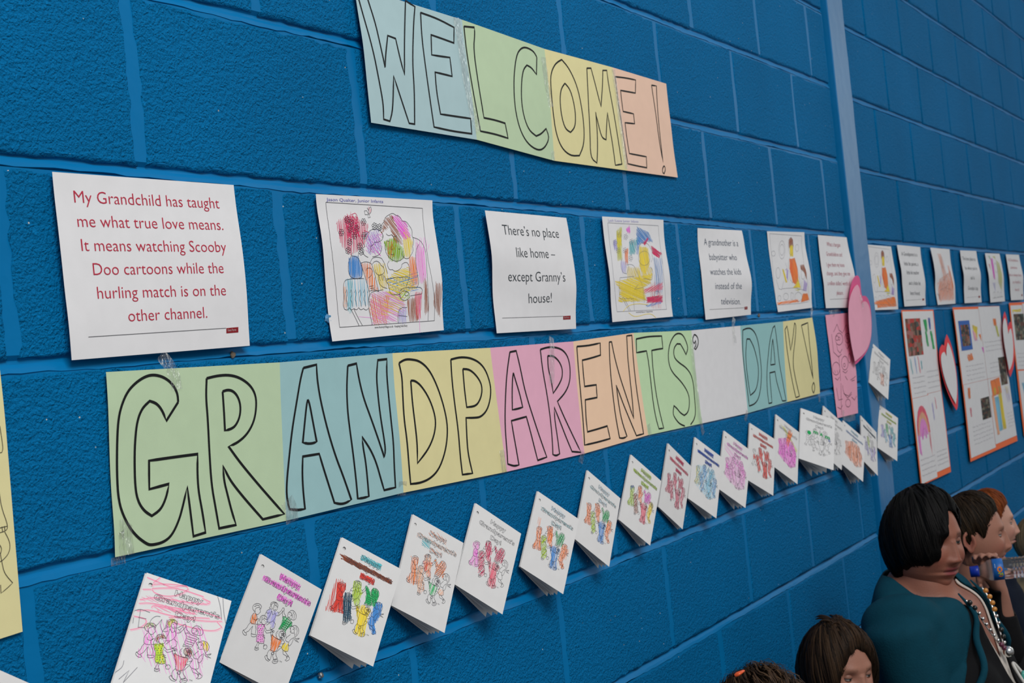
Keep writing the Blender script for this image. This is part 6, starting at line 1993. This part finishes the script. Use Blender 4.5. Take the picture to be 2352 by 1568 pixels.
def person(label, hc, s, yaw, pitch, roll, pr, skin, hair, torso, arms=None, seat=0.41, cloth=M_NAVY, grp=None, extra_skin=(), lower=True, voxel=0.009):
    """hc: head centre in the world; everything else hangs off it; sits on the bench facing the hall"""
    hc = np.array(hc)
    root = empty('person', (hc[0], hc[1], 0))
    off = Matrix.Translation(-Vector((hc[0], hc[1], 0)))
    tag(root, label, 'person', grp)
    Rm = rotm(yaw, pitch, roll)
    V, Fc, Cc = head_mesh(pr, skin)
    V = place(V, Rm, s, hc)
    W_, D_ = torso['w'], torso['d']           # half widths at the shoulders
    nb = hc + np.array([0, 0.012 * s, -torso.get('drop', 0.135) * s])     # neck base
    shz = nb[2] - torso.get('slope', 0.045) * s
    hipz = seat + torso.get('legr', 0.07) * 1.2 + 0.03
    cx, cy = hc[0] + torso.get('dx', 0), hc[1] + torso.get('dy', 0.02)
    lean = torso.get('lean', 0.0)
    tor = [tube([(cx, cy - lean + 0.02, hipz + 0.0), (cx, cy - lean, hipz + 0.10), (cx, cy - lean * 0.6, (hipz + shz) / 2), (cx, cy - lean * 0.2, shz - 0.07), (cx, cy, shz + 0.005), (nb[0], nb[1], nb[2] + 0.01)],
                [(W_ * 0.95, D_ * 1.1), (W_ * torso.get('belly', 0.95), D_ * torso.get('bellyd', 1.1)), (W_ * 0.93, D_ * 1.12), (W_ * 0.95, D_ * 1.0), (W_ * 0.80, D_ * 0.62), (0.055 * s, 0.055 * s)], 36)]
    tor += [ellipsoid((cx + sx * W_ * 0.82, cy + 0.0, shz - 0.042 * s), (W_ * 0.27, D_ * 0.62, 0.062 * s)) for sx in (-1, 1)]
    if torso.get('bust'):
        tor += [ellipsoid((cx + sx * 0.088, cy - D_ * 0.66, shz - 0.215), (0.092, 0.092, 0.105)) for sx in (-1, 1)]
        tor += [ellipsoid((cx + sx * 0.115, cy - 0.035, shz - 0.105), (0.085, 0.085, 0.105)) for sx in (-1, 1)]
    arms = arms or {}
    armv, handv = [], []
    for sx in (-1, 1):
        sh_ = np.array([cx + sx * W_ * 0.96, cy, shz - 0.045 * s])
        A = arms.get(sx)
        if A is None:
            el_ = sh_ + np.array([sx * 0.0, -0.05, -0.27 * s]); wr = el_ + np.array([-sx * 0.06, -0.20 * s, -0.02])
        else:
            el_, wr = np.array(A[0]), np.array(A[1])
        ra = torso.get('arm', 0.045)
        armv.append(tube([sh_, (sh_ + el_) / 2, el_, (el_ + wr) / 2, wr], [ra * 1.15, ra, ra * 0.88, ra * 0.80, ra * 0.62], 20))
        hd = wr - el_; hd /= np.linalg.norm(hd)
        handv.append(tube([wr - hd * 0.05 * s, wr, wr + hd * 0.045 * s, wr + hd * 0.085 * s], [(ra * 0.55, ra * 0.5), (0.026 * s, 0.019 * s), (0.040 * s, 0.014 * s), (0.036 * s, 0.012 * s)], 16))
        if A is None or len(A) < 3:
            side = np.cross(hd, np.array([0, 0, 1.0])); side /= np.linalg.norm(side)
            for q, (o_, l_) in enumerate(((-0.028, .9), (-0.010, 1.0), (0.010, .96), (0.028, .78))):
                handv.append(finger_chain(wr + hd * 0.075 * s + side * o_ * s, [hd, hd + np.array([0, 0, -0.5]), hd + np.array([0, 0, -1.2])], [0.034 * s * l_, 0.024 * s * l_, 0.020 * s * l_], 0.0088 * s))
            handv.append(finger_chain(wr + hd * 0.02 * s - side * sx * 0.03 * s, [hd - side * sx * 0.9, hd - side * sx * 0.3, hd], [0.03 * s, 0.026 * s, 0.02 * s], 0.0098 * s))
    legs, shoes, shins = [], [], []
    thigh = torso.get('thigh', 0.40); lr = torso.get('legr', 0.07)
    for sx in (-1, 1):
        hip = np.array([cx + sx * W_ * 0.45, cy - 0.02, hipz - 0.02]); kn = hip + np.array([sx * 0.02, -thigh, 0.0])
        ank = np.array([kn[0], kn[1] - 0.02, 0.08]) if kn[2] - 0.08 > 0.2 else kn - np.array([0, 0, 0.3])
        legs.append(tube([hip, (hip + kn) / 2, kn, kn * 0.5 + ank * 0.5, ank], [lr * 1.2, lr, lr * 0.78, lr * 0.72, lr * 0.5], 18))
        shoes.append(union([ellipsoid((ank[0], ank[1] - 0.065, 0.042), (0.042, 0.11, 0.040)), ellipsoid((ank[0], ank[1] + 0.01, 0.055), (0.038, 0.045, 0.052))], 0.008, 2))
    neck = [tube([hc + Rm @ np.array([0, 0.022, -0.05]) * s, hc + Rm @ np.array([0, 0.018, -0.09]) * s, nb, nb + np.array([0, 0.0, -0.06])], [0.048 * s * torso.get('neck', 1), 0.050 * s * torso.get('neck', 1), 0.058 * s * torso.get('neck', 1), 0.08 * s], 24)]
    bv, bf, bn = union(neck + tor + armv + handv + legs + list(extra_skin), voxel, torso.get('smooth', 3))
    b0 = len(V)
    sk = np.array(skin)
    VV = list(V) + list(bv)
    FF = list(Fc) + [tuple(b0 + i for i in f) for f in bf]
    CC = list(Cc) + [sk * (0.97 + 0.06 * math.sin(60 * v_[0] + 40 * v_[2])) for v_ in bv]
    body = mesh_obj('body', VV, FF, M_SKIN, root, smooth=True, colors=CC)
    body.matrix_parent_inverse = off
    hv, hf, hcol = hair
    ho_ = mesh_obj('hair', place(hv, Rm, s, hc), hf, M_HAIR, root, smooth=True, colors=hcol)
    ho_.matrix_parent_inverse = off
    if lower:
        t = shell(bv, bf, bn, lambda v: 0.006, lambda v: v[2] < hipz + 0.06 and v[2] > 0.10 and not (v[2] > hipz + 0.01 and v[1] < cy - 0.3 and abs(v[0] - cx) < 0.05), 'trousers', M_TROUSER, root, 0.004)
        t.matrix_parent_inverse = off
        for q in shoes:
            so = mesh_obj('shoe', q[0], q[1], M_SHOE, root, smooth=True); so.matrix_parent_inverse = off
    return dict(root=root, off=off, bv=bv, bf=bf, bn=bn, nb=nb, cx=cx, cy=cy, shz=shz, hipz=hipz, Rm=Rm, hc=hc, s=s, arm=arms)


def jumper(p, mat, neck_r=0.07, name='jumper', offset=0.008, wrists=None):
    nb = p['nb']
    keep = lambda v: (v[2] > p['hipz'] - 0.03) and not (v[2] > nb[2] - 0.025 and math.hypot(v[0] - nb[0], v[1] - nb[1]) < neck_r * p['s'] + 0.3 * max(0, v[2] - nb[2])) and v[2] < nb[2] + 0.012 and (wrists is None or wrists(v)) and v[1] > p['cy'] - 0.45
    o = shell(p['bv'], p['bf'], p['bn'], lambda v: offset + 0.0025 * math.sin(38 * v[2] + 20 * v[0]) * math.sin(31 * v[0] + 17 * v[1]), keep, name, mat, p['root'], 0.004)
    o.matrix_parent_inverse = p['off']
    return o


SKIN_W = (0.29, 0.112, 0.072)
SKIN_B = (0.36, 0.165, 0.112)

# ---- bench (below the picture, carries everybody)
bench = empty('bench', (2.5, -0.32, 0))
tag(bench, 'long low wooden bench against the blue wall under the seated people', 'bench')
M_WOOD = simple('varnished_wood', (0.30, 0.16, 0.07), 0.35, 0.4, vary=0.2)


def boxo(name, x0, y0, z0, x1, y1, z1, mat, parent, bev=0.006):
    bm = bmesh.new()
    bmesh.ops.create_cube(bm, size=1)
    for v_ in bm.verts:
        v_.co = Vector((x0 + (v_.co.x + .5) * (x1 - x0), y0 + (v_.co.y + .5) * (y1 - y0), z0 + (v_.co.z + .5) * (z1 - z0)))
    bmesh.ops.bevel(bm, geom=bm.edges[:] + bm.verts[:], offset=bev, segments=2, affect='EDGES')
    me = bpy.data.meshes.new(name); bm.to_mesh(me); bm.free()
    me.materials.append(mat)
    o = bpy.data.objects.new(name, me); COL.objects.link(o)
    o.parent = parent
    o.matrix_parent_inverse = Matrix.Translation(-Vector(parent.location))
    return o


boxo('seat', 0.6, -0.47, 0.37, 4.6, -0.16, 0.408, M_WOOD, bench)
boxo('rail', 0.7, -0.335, 0.30, 4.5, -0.295, 0.37, M_WOOD, bench)
for x in (0.8, 1.9, 3.2, 4.3):
    boxo('leg', x - 0.02, -0.45, 0.0, x + 0.02, -0.18, 0.37, M_WOOD, bench)

# ---- the woman
HCW = at_depth(2124, 1246, 3.27)
line_w = [(-180, -42), (-110, -44), (-88, -30), (-70, -22), (-52, -22), (-38, -15), (-24, 0), (-12, 22), (0, 44), (14, 44), (30, 42), (50, 34), (66, 8), (88, -24), (120, -44), (180, -42)]
hw = hair_mesh({'comb': -14}, line_w, 0.020, [(0.0022, 0.002, 0.002), (0.0035, 0.003, 0.003), (0.006, 0.0055, 0.005)], 3, strands=520, sw=0.0024)
prw = {'jaw': 0.06, 'fat': 0.17, 'cheek': 0.008, 'nose': 0.85, 'chin2': True, 'browk': 0.7, 'gaze': -1, 'lid': 0.0006, 'lip': (0.23, 0.045, 0.05)}
W1 = person('woman with short black hair in a teal cardigan, looking to the right', HCW, 1.0, math.radians(-27), math.radians(4), math.radians(3), prw, SKIN_W, hw,
            {'w': 0.195, 'd': 0.135, 'dy': 0.03, 'dx': 0.01, 'lean': 0.06, 'belly': 1.08, 'bellyd': 1.45, 'bust': True, 'arm': 0.062, 'neck': 1.18, 'thigh': 0.42, 'legr': 0.095, 'drop': 0.088, 'slope': 0.036, 'smooth': 12}, voxel=0.008)
nb, cx, cy = W1['nb'], W1['cx'], W1['cy']


def front(v): return v[1] < cy - 0.02


def tw(v): return v[0] - cx, (nb[2] - v[2])        # lateral, depth below the neck


def opening(x, h):
    return (0.070 + 0.15 * sm(h, 0.01, 0.36)) if x < 0 else (0.095 + 0.17 * sm(h, 0.04, 0.42))


def keep_white(v):
    x, h = tw(v)
    if v[2] > nb[2] - 0.02 and not (front(v) and h > 0.03): return False
    if not front(v): return False
    skinw = 0.082 * (1 - h / 0.19) if h < 0.19 else 0
    return h > 0.012 and not (x < -0.06 and h < 0.08) and abs(x + 0.005) > skinw and h < 0.42 and abs(x) < 0.15 and v[2] > W1['hipz']


def keep_black(v):
    x, h = tw(v)
    if v[2] < W1['hipz'] - 0.02 or h < 0.05 or abs(x) > opening(x, h) + 0.03: return False
    if front(v):
        w = (0.12 if x > 0 else 0.092) * (1 - h / 0.29) if h < 0.29 else 0
        if abs(x - 0.01) < w: return False
    return True


def keep_card(v):
    x, h = tw(v)
    if v[2] < W1['hipz'] - 0.06 or v[1] < cy - 0.46: return False
    if h < -0.012: return False
    if h < 0.03 and math.hypot(v[0] - nb[0], v[1] - nb[1]) < 0.078: return False
    if front(v) and abs(x) < 0.26:
        w = opening(x, h)
        if abs(x) < w and h < 0.9 and not (h > 0.45): return False
        if h >= 0.45 and abs(x) < w: return False
    # hands stay bare
    return True


def wobble(v): return 0.003 * math.sin(30 * v[2] + 14 * v[0]) * math.sin(22 * v[0] + 25 * v[1])


for nm, kp, mt, of in (('camisole', keep_white, M_CREAM, 0.006), ('top', keep_black, M_BLACK, 0.011), ('cardigan', keep_card, M_TEAL, 0.015)):
    q = shell(W1['bv'], W1['bf'], W1['bn'], (lambda v, of=of: of + (wobble(v) if of > .01 else 0)), kp, nm, mt, W1['root'], 0.004)
    q.matrix_parent_inverse = W1['off']

# rolled edge of the cardigan: a tube along the opening, found on the surface itself
def on_chest(x, h, lift):
    """point on the front of the woman's torso at lateral x and depth h below the neck"""
    z = nb[2] - h
    bv = W1['bv']
    m = (np.abs(bv[:, 0] - (cx + x)) < 0.02) & (np.abs(bv[:, 2] - z) < 0.02)
    y = bv[m, 1].min() if m.any() else cy - 0.1
    return np.array([cx + x, y - lift, z])


for sx in (-1, 1):
    pts = [on_chest(sx * opening(sx, h), h, 0.010) for h in (0.022, 0.07, 0.12, 0.18, 0.25, 0.33, 0.42)]
    v_, f_ = tube(pts, [0.002, 0.006, 0.008, 0.008, 0.009, 0.009, 0.008], 12)
    q = mesh_obj('cardigan_edge', v_, f_, M_TEAL, W1['root'], smooth=True); q.matrix_parent_inverse = W1['off']

# necklace with beads and a long beaded pendant
M_SILVER = simple('silver', (0.75, 0.74, 0.72), 0.2, 0.5, metal=1.0)
M_AMBER = simple('amber_bead', (0.55, 0.22, 0.03), 0.15, 0.6)
M_PURPLE = simple('plum_bead', (0.12, 0.02, 0.05), 0.15, 0.6)
M_JET = simple('black_bead', (0.01, 0.012, 0.01), 0.15, 0.6)
M_TURQ = simple('turquoise_bead', (0.05, 0.33, 0.27), 0.25, 0.5)
M_CORD = simple('white_cord', (0.62, 0.60, 0.56), 0.6, 0.3)
nk = [(-0.085, 0.035), (-0.074, 0.062), (-0.060, 0.090), (-0.042, 0.120), (-0.022, 0.148), (0.0, 0.168), (0.020, 0.148), (0.038, 0.120), (0.052, 0.090), (0.064, 0.062), (0.074, 0.035)]
pts = [on_chest(x, h, 0.012) for x, h in nk]
v_, f_ = tube(pts, [0.0016] * len(pts), 8)
neckl = mesh_obj('necklace', v_, f_, M_SILVER, W1['root'], smooth=True); neckl.matrix_parent_inverse = W1['off']
inv = W1['off']


def bead(c, r, mat, sq=(1, 1, 1), nm='bead', par=None):
    v, f = ellipsoid(c, (r * sq[0], r * sq[1], r * sq[2]), 8)
    o = mesh_obj(nm, v, f, mat, par or neckl, smooth=True)
    return o


mats = [M_JET, M_SILVER, M_SILVER, M_SILVER, M_PURPLE, M_SILVER, M_JET, M_SILVER, M_AMBER, M_AMBER, M_SILVER]
for k in range(len(pts) - 1):
    for t in (0.2, 0.7):
        c = pts[k] * (1 - t) + pts[k + 1] * t + np.array([0, -0.004, 0])
        bead(c, 0.0042 if mats[k] is M_SILVER else 0.0062, mats[k])
bead(pts[5] + np.array([0, -0.010, -0.004]), 0.013, M_SILVER)
# loop pendant: cord ring with stones inside
a0, a1 = on_chest(0.006, 0.20, 0.020), on_chest(0.016, 0.33, 0.024)
d = a1 - a0
sd = np.cross(d / np.linalg.norm(d), np.array([0, -1.0, 0])); sd /= np.linalg.norm(sd)
ring = [a0 + d * (0.5 - 0.5 * math.cos(t)) + sd * 0.017 * math.sin(t) for t in np.linspace(0, 2 * math.pi, 26)]
v_, f_ = tube(ring, [0.0035] * len(ring), 8)
pend = mesh_obj('pendant', v_, f_, M_CORD, neckl, smooth=True)
for t, m_ in ((0.25, M_TURQ), (0.48, M_SILVER), (0.72, M_AMBER)):
    bead(a0 + d * t + np.array([0, -0.002, 0]), 0.010, m_, (1, .6, 1.5))
bead(a1 + d / np.linalg.norm(d) * 0.035, 0.014, M_AMBER)

# ---- the boy with brown hair, holding a bottle
HCB = at_depth(2236, 1232, 3.62)
line_b = [(-180, -34), (-120, -30), (-100, -12), (-86, 12), (-72, 2), (-62, 22), (-45, 34), (-20, 38), (0, 37), (20, 38), (45, 34), (62, 22), (72, 2), (86, 12), (100, -12), (120, -30), (180, -34)]
hb = hair_mesh({'comb': 6}, line_b, 0.013, [(0.010, 0.006, 0.003), (0.016, 0.010, 0.005), (0.024, 0.014, 0.007)], 7, strands=560, sw=0.0018)
prb = {'jaw': 0.12, 'cheek': 0.006, 'nose': 0.8, 'browk': 0.35, 'brow': (0.16, 0.08, 0.05), 'gaze': 1, 'lid': 0.0006, 'lip': (0.36, 0.10, 0.09)}
bot0 = at_depth(2229, 1313, 3.44)
bot1 = at_depth(2392, 1297, 3.40)
bax = (bot1 - bot0) / np.linalg.norm(bot1 - bot0)
hold = bot0 + bax * 0.040
wristB = at_depth(2296, 1352, 3.50)
elB = at_depth(2320, 1500, 3.50)
upv = np.array([0.0, 0, 1.0])
away = np.cross(bax, upv); away /= np.linalg.norm(away)
if away @ (CAM - bot0) > 0: away = -away
hx = []
hx.append(tube([wristB, wristB * 0.45 + (hold + away * 0.036) * 0.55 + np.array([0, 0, -0.005]), hold + away * 0.040 - upv * 0.004, hold + away * 0.038 + upv * 0.016], [(0.020, 0.018), (0.026, 0.016), (0.034, 0.014), (0.030, 0.011)], 14))
for q, o_ in enumerate((-0.026, -0.009, 0.009, 0.026)):
    l_ = (0.85, 1.0, 0.95, 0.8)[q]
    hx.append(finger_chain(hold + bax * o_ + away * 0.036 + upv * 0.014, [upv * 1.0 - away * 0.4, upv * 0.35 - away * 1.0, -away * 1.0 - upv * 0.8], [0.019 * l_, 0.020 * l_, 0.014 * l_], 0.0072))
hx.append(finger_chain(hold - bax * 0.02 + away * 0.034 - upv * 0.010, [-upv * 0.8 - away * 0.3, -away * 1.0 - upv * 0.4, -away + upv * 0.3], [0.022, 0.022, 0.018], 0.0085))
B1 = person('boy with short brown hair in profile, holding a bottle, beside the woman', HCB, 0.92, math.radians(13), math.radians(2), 0, prb, SKIN_B, hb,
            {'w': 0.130, 'd': 0.095, 'dy': 0.02, 'lean': 0.02, 'arm': 0.032, 'thigh': 0.34, 'legr': 0.06}, arms={-1: (elB, wristB, 'grip')}, extra_skin=hx, voxel=0.0048)
jumper(B1, M_BLACK, 0.062, wrists=lambda v: not (v[2] > elB[2] + 0.10 and np.linalg.norm(np.array(v) - elB) > 0.10 and abs(v[0] - wristB[0]) < 0.07 and v[1] < B1['cy'] - 0.10))
ring = [B1['nb'] + np.array([0.062 * math.cos(t), 0.060 * math.sin(t), -0.010 - 0.012 * math.sin(-t)]) for t in np.linspace(0, 2 * math.pi, 24)]
v_, f_ = tube(ring, [0.006] * len(ring), 8)
q = mesh_obj('collar', v_, f_, M_REDT, B1['root'], smooth=True); q.matrix_parent_inverse = B1['off']; q['label'] = 'red collar'

# the bottle
M_PET, nt, b = new_mat('clear_plastic')
b.inputs['Base Color'].default_value = (0.95, 0.97, 1, 1)
b.inputs['Roughness'].default_value = 0.06
b.inputs['Transmission Weight'].default_value = 0.96
b.inputs['IOR'].default_value = 1.18
M_CAP = simple('blue_cap', (0.005, 0.03, 0.35), 0.35, 0.5)
M_LABEL = simple('blue_label', (0.01, 0.12, 0.42), 0.4, 0.4)


def lathe(name, prof, mat, parent, frame, n=40, smooth=True):
    o0, ax_ = frame
    a = np.cross(ax_, np.array([0, 0, 1.0])); a /= np.linalg.norm(a)
    b_ = np.cross(ax_, a)
    V, Fc = [], []
    for (t, r) in prof:
        for k in range(n):
            q = 2 * math.pi * k / n
            V.append(o0 + ax_ * t + (a * math.cos(q) + b_ * math.sin(q)) * r)
    for j in range(len(prof) - 1):
        for k in range(n):
            x, y = j * n + k, j * n + (k + 1) % n
            Fc.append((x, y, y + n, x + n))
    return mesh_obj(name, V, Fc, mat, parent, smooth=smooth)


bottle = empty('water_bottle', tuple(bot0))
tag(bottle, 'clear plastic water bottle with blue cap and blue label, held sideways', 'bottle')
boff = Matrix.Translation(-Vector(bot0))
R0 = 0.0265
ribs = []
t = 0.098
while t < 0.175:
    ribs += [(t, R0), (t + 0.002, R0 - 0.0012), (t + 0.004, R0 - 0.0012), (t + 0.006, R0)]
    t += 0.0085
prof = [(0.006, 0.001), (0.006, 0.011), (0.022, 0.0115), (0.026, 0.0135), (0.034, 0.019), (0.044, 0.0250), (0.050, R0), (0.054, R0 - .0008), (0.078, R0 - .0008), (0.084, R0), (0.090, R0)] + ribs + [(0.180, R0), (0.186, 0.022), (0.184, 0.014), (0.180, 0.001)]
for o in (lathe('bottle_body', prof, M_PET, bottle, (bot0, bax)),
          lathe('cap', [(-0.001, 0.0005), (-0.001, 0.012), (0.0, 0.0135), (0.014, 0.0138), (0.020, 0.0142), (0.0205, 0.012)], M_CAP, bottle, (bot0, bax)),
          lathe('bottle_label', [(0.0535, R0 - 0.0004), (0.054, R0 + 0.0002), (0.078, R0 + 0.0002), (0.0785, R0 - 0.0004)], M_LABEL, bottle, (bot0, bax))):
    o.matrix_parent_inverse = boff


class Cyl:
    """the camera-near side of the label as a drawing surface, s along the axis, t around"""
    w, hgt = 0.025, 0.05

    def p(self, s, t, lift=0.0):
        a = away * -1.0
        th = (t - 0.5) * 0.05 / R0
        return bot0 + bax * (0.054 + 0.024 * s) + (a * math.cos(th) - np.cross(a, bax) * math.sin(th) * (1 if np.cross(a, bax)[2] > 0 else -1)) * (R0 + 0.0004 + lift)


art = Art(Cyl())
OR_, YG = (0.75, 0.22, 0.02), (0.45, 0.50, 0.05)
art.stroke(circ(.60, .42, .20, .11, 12), 0.0035, OR_, 0.0002, seg=.002)
art.stroke([(.40, .62), (.55, .58), (.62, .70), (.80, .60), (.86, .74)], 0.003, YG, 0.0002, seg=.002)
art.stroke([(.45, .74), (.62, .80), (.82, .76)], 0.003, OR_, 0.0002, seg=.002)
art.stroke([(.18, .12), (.18, .34)], 0.001, (0.5, 0.6, 0.7), 0.0002, seg=.002)
o = art.build('label_print', bottle)
o.matrix_parent_inverse = boff

# ---- the red-haired boy
HCR = at_depth(2272, 1206, 4.45)
hr_ = hair_mesh({'comb': 4}, line_b, 0.014, [(0.13, 0.028, 0.006), (0.18, 0.040, 0.008), (0.24, 0.06, 0.015)], 11, strands=480, sw=0.0019)
R1 = person('boy with ginger hair, mostly hidden behind the brown-haired boy', HCR, 0.90, math.radians(17), 0, 0, dict(prb, brow=(0.3, 0.12, 0.06)), (0.55, 0.30, 0.22), hr_,
            {'w': 0.130, 'd': 0.095, 'dy': 0.02, 'arm': 0.032, 'thigh': 0.34, 'legr': 0.06}, voxel=0.011)
jumper(R1, M_NAVY, 0.062)
# ---- one more child at the very edge
HCS = at_depth(2392, 1250, 5.1)
hs_ = hair_mesh({}, line_b, 0.014, [(0.16, 0.11, 0.06), (0.22, 0.16, 0.09)], 21, strands=300, sw=0.002)
S1 = person('child with sandy hair at the far right edge, beyond the ginger boy', HCS, 0.90, math.radians(20), 0, 0, prb, SKIN_B, hs_,
            {'w': 0.130, 'd': 0.095, 'dy': 0.02, 'arm': 0.032, 'thigh': 0.34, 'legr': 0.06}, voxel=0.012)
jumper(S1, M_KHAKI, 0.062)

# ---- the girl with brown hair, in front
HCG = at_depth(1925, 1545, 3.0)
line_g = [(-180, -62), (-110, -62), (-80, -55), (-62, -40), (-50, -10), (-38, 20), (-20, 34), (0, 40), (20, 34), (38, 20), (50, -10), (62, -40), (80, -55), (110, -62), (180, -62)]
hg = hair_mesh({'comb': 0}, line_g, 0.017, [(0.012, 0.007, 0.004), (0.022, 0.012, 0.007), (0.038, 0.021, 0.011)], 5, strands=620, sw=0.0020, droop=0.01)
# short tied tuft on the crown
rr = random.Random(12)
V_, F_, C_ = hg
for k in range(16):
    a = rr.uniform(0, 6.28); l = rr.uniform(0.006, 0.013)
    b0 = np.array([0.0 + 0.010 * math.cos(a), 0.0 + 0.012 * math.sin(a), 0.128])
    pts = [b0, b0 + np.array([0.012 * math.cos(a), 0.016 * math.sin(a) + 0.004, l * 0.5]), b0 + np.array([0.022 * math.cos(a), 0.03 * math.sin(a) + 0.012, l * 0.55]), b0 + np.array([0.030 * math.cos(a), 0.04 * math.sin(a) + 0.016, l * 0.2])]
    tv, tf = tube(pts, [0.003, 0.0035, 0.0025, 0.0006], 5)
    b = len(V_)
    V_ += list(tv); F_ += [tuple(b + i for i in f) for f in tf]; C_ += [np.array((0.025, 0.014, 0.008)) * rr.uniform(.6, 1.4)] * len(tv)
prg = {'jaw': 0.14, 'cheek': 0.006, 'nose': 0.75, 'browk': 0.45, 'brow': (0.14, 0.07, 0.04), 'lid': 0.0002, 'lip': (0.36, 0.10, 0.09), 'iris': (0.05, 0.06, 0.045), 'gaze': 1}
G1 = person('girl with brown hair tied on top, her face cut off by the bottom edge', HCG, 0.88, math.radians(-30), math.radians(6), math.radians(2), prg, SKIN_B, (V_, F_, C_),
            {'w': 0.118, 'd': 0.09, 'dy': 0.02, 'arm': 0.035, 'thigh': 0.32, 'legr': 0.058}, voxel=0.010)
jumper(G1, M_NAVY, 0.062)

# ---- only the top of a curly head shows
HCC = at_depth(1760, 1694, 2.55)
hc_ = hair_mesh({}, [(-180, -50), (-90, -50), (-50, 0), (-25, 30), (0, 36), (25, 30), (50, 0), (90, -50), (180, -50)], 0.020, [(0.022, 0.013, 0.008), (0.04, 0.022, 0.013), (0.065, 0.037, 0.02)], 9, curl=0.9, strands=900, sw=0.0014)
C1 = person('child with curly brown hair, only the top of the head in view at the bottom', HCC, 0.92, math.radians(-20), 0, 0, prg, SKIN_B, hc_,
            {'w': 0.118, 'd': 0.09, 'dy': 0.02, 'arm': 0.035, 'thigh': 0.32, 'legr': 0.058}, voxel=0.012, seat=0.41)
jumper(C1, M_NAVY, 0.062)
v_, f_ = tube([at_depth(1688, 1551, 2.36), at_depth(1697, 1546, 2.36), at_depth(1708, 1540, 2.37)], [(0.003, 0.002), (0.005, 0.003), (0.003, 0.002)], 10)
q = mesh_obj('hair_clip', v_, f_, simple('orange_clip', (0.75, 0.10, 0.02), 0.3, 0.5), C1['root'], smooth=True); q.matrix_parent_inverse = C1['off']; q['label'] = 'orange hair clip'
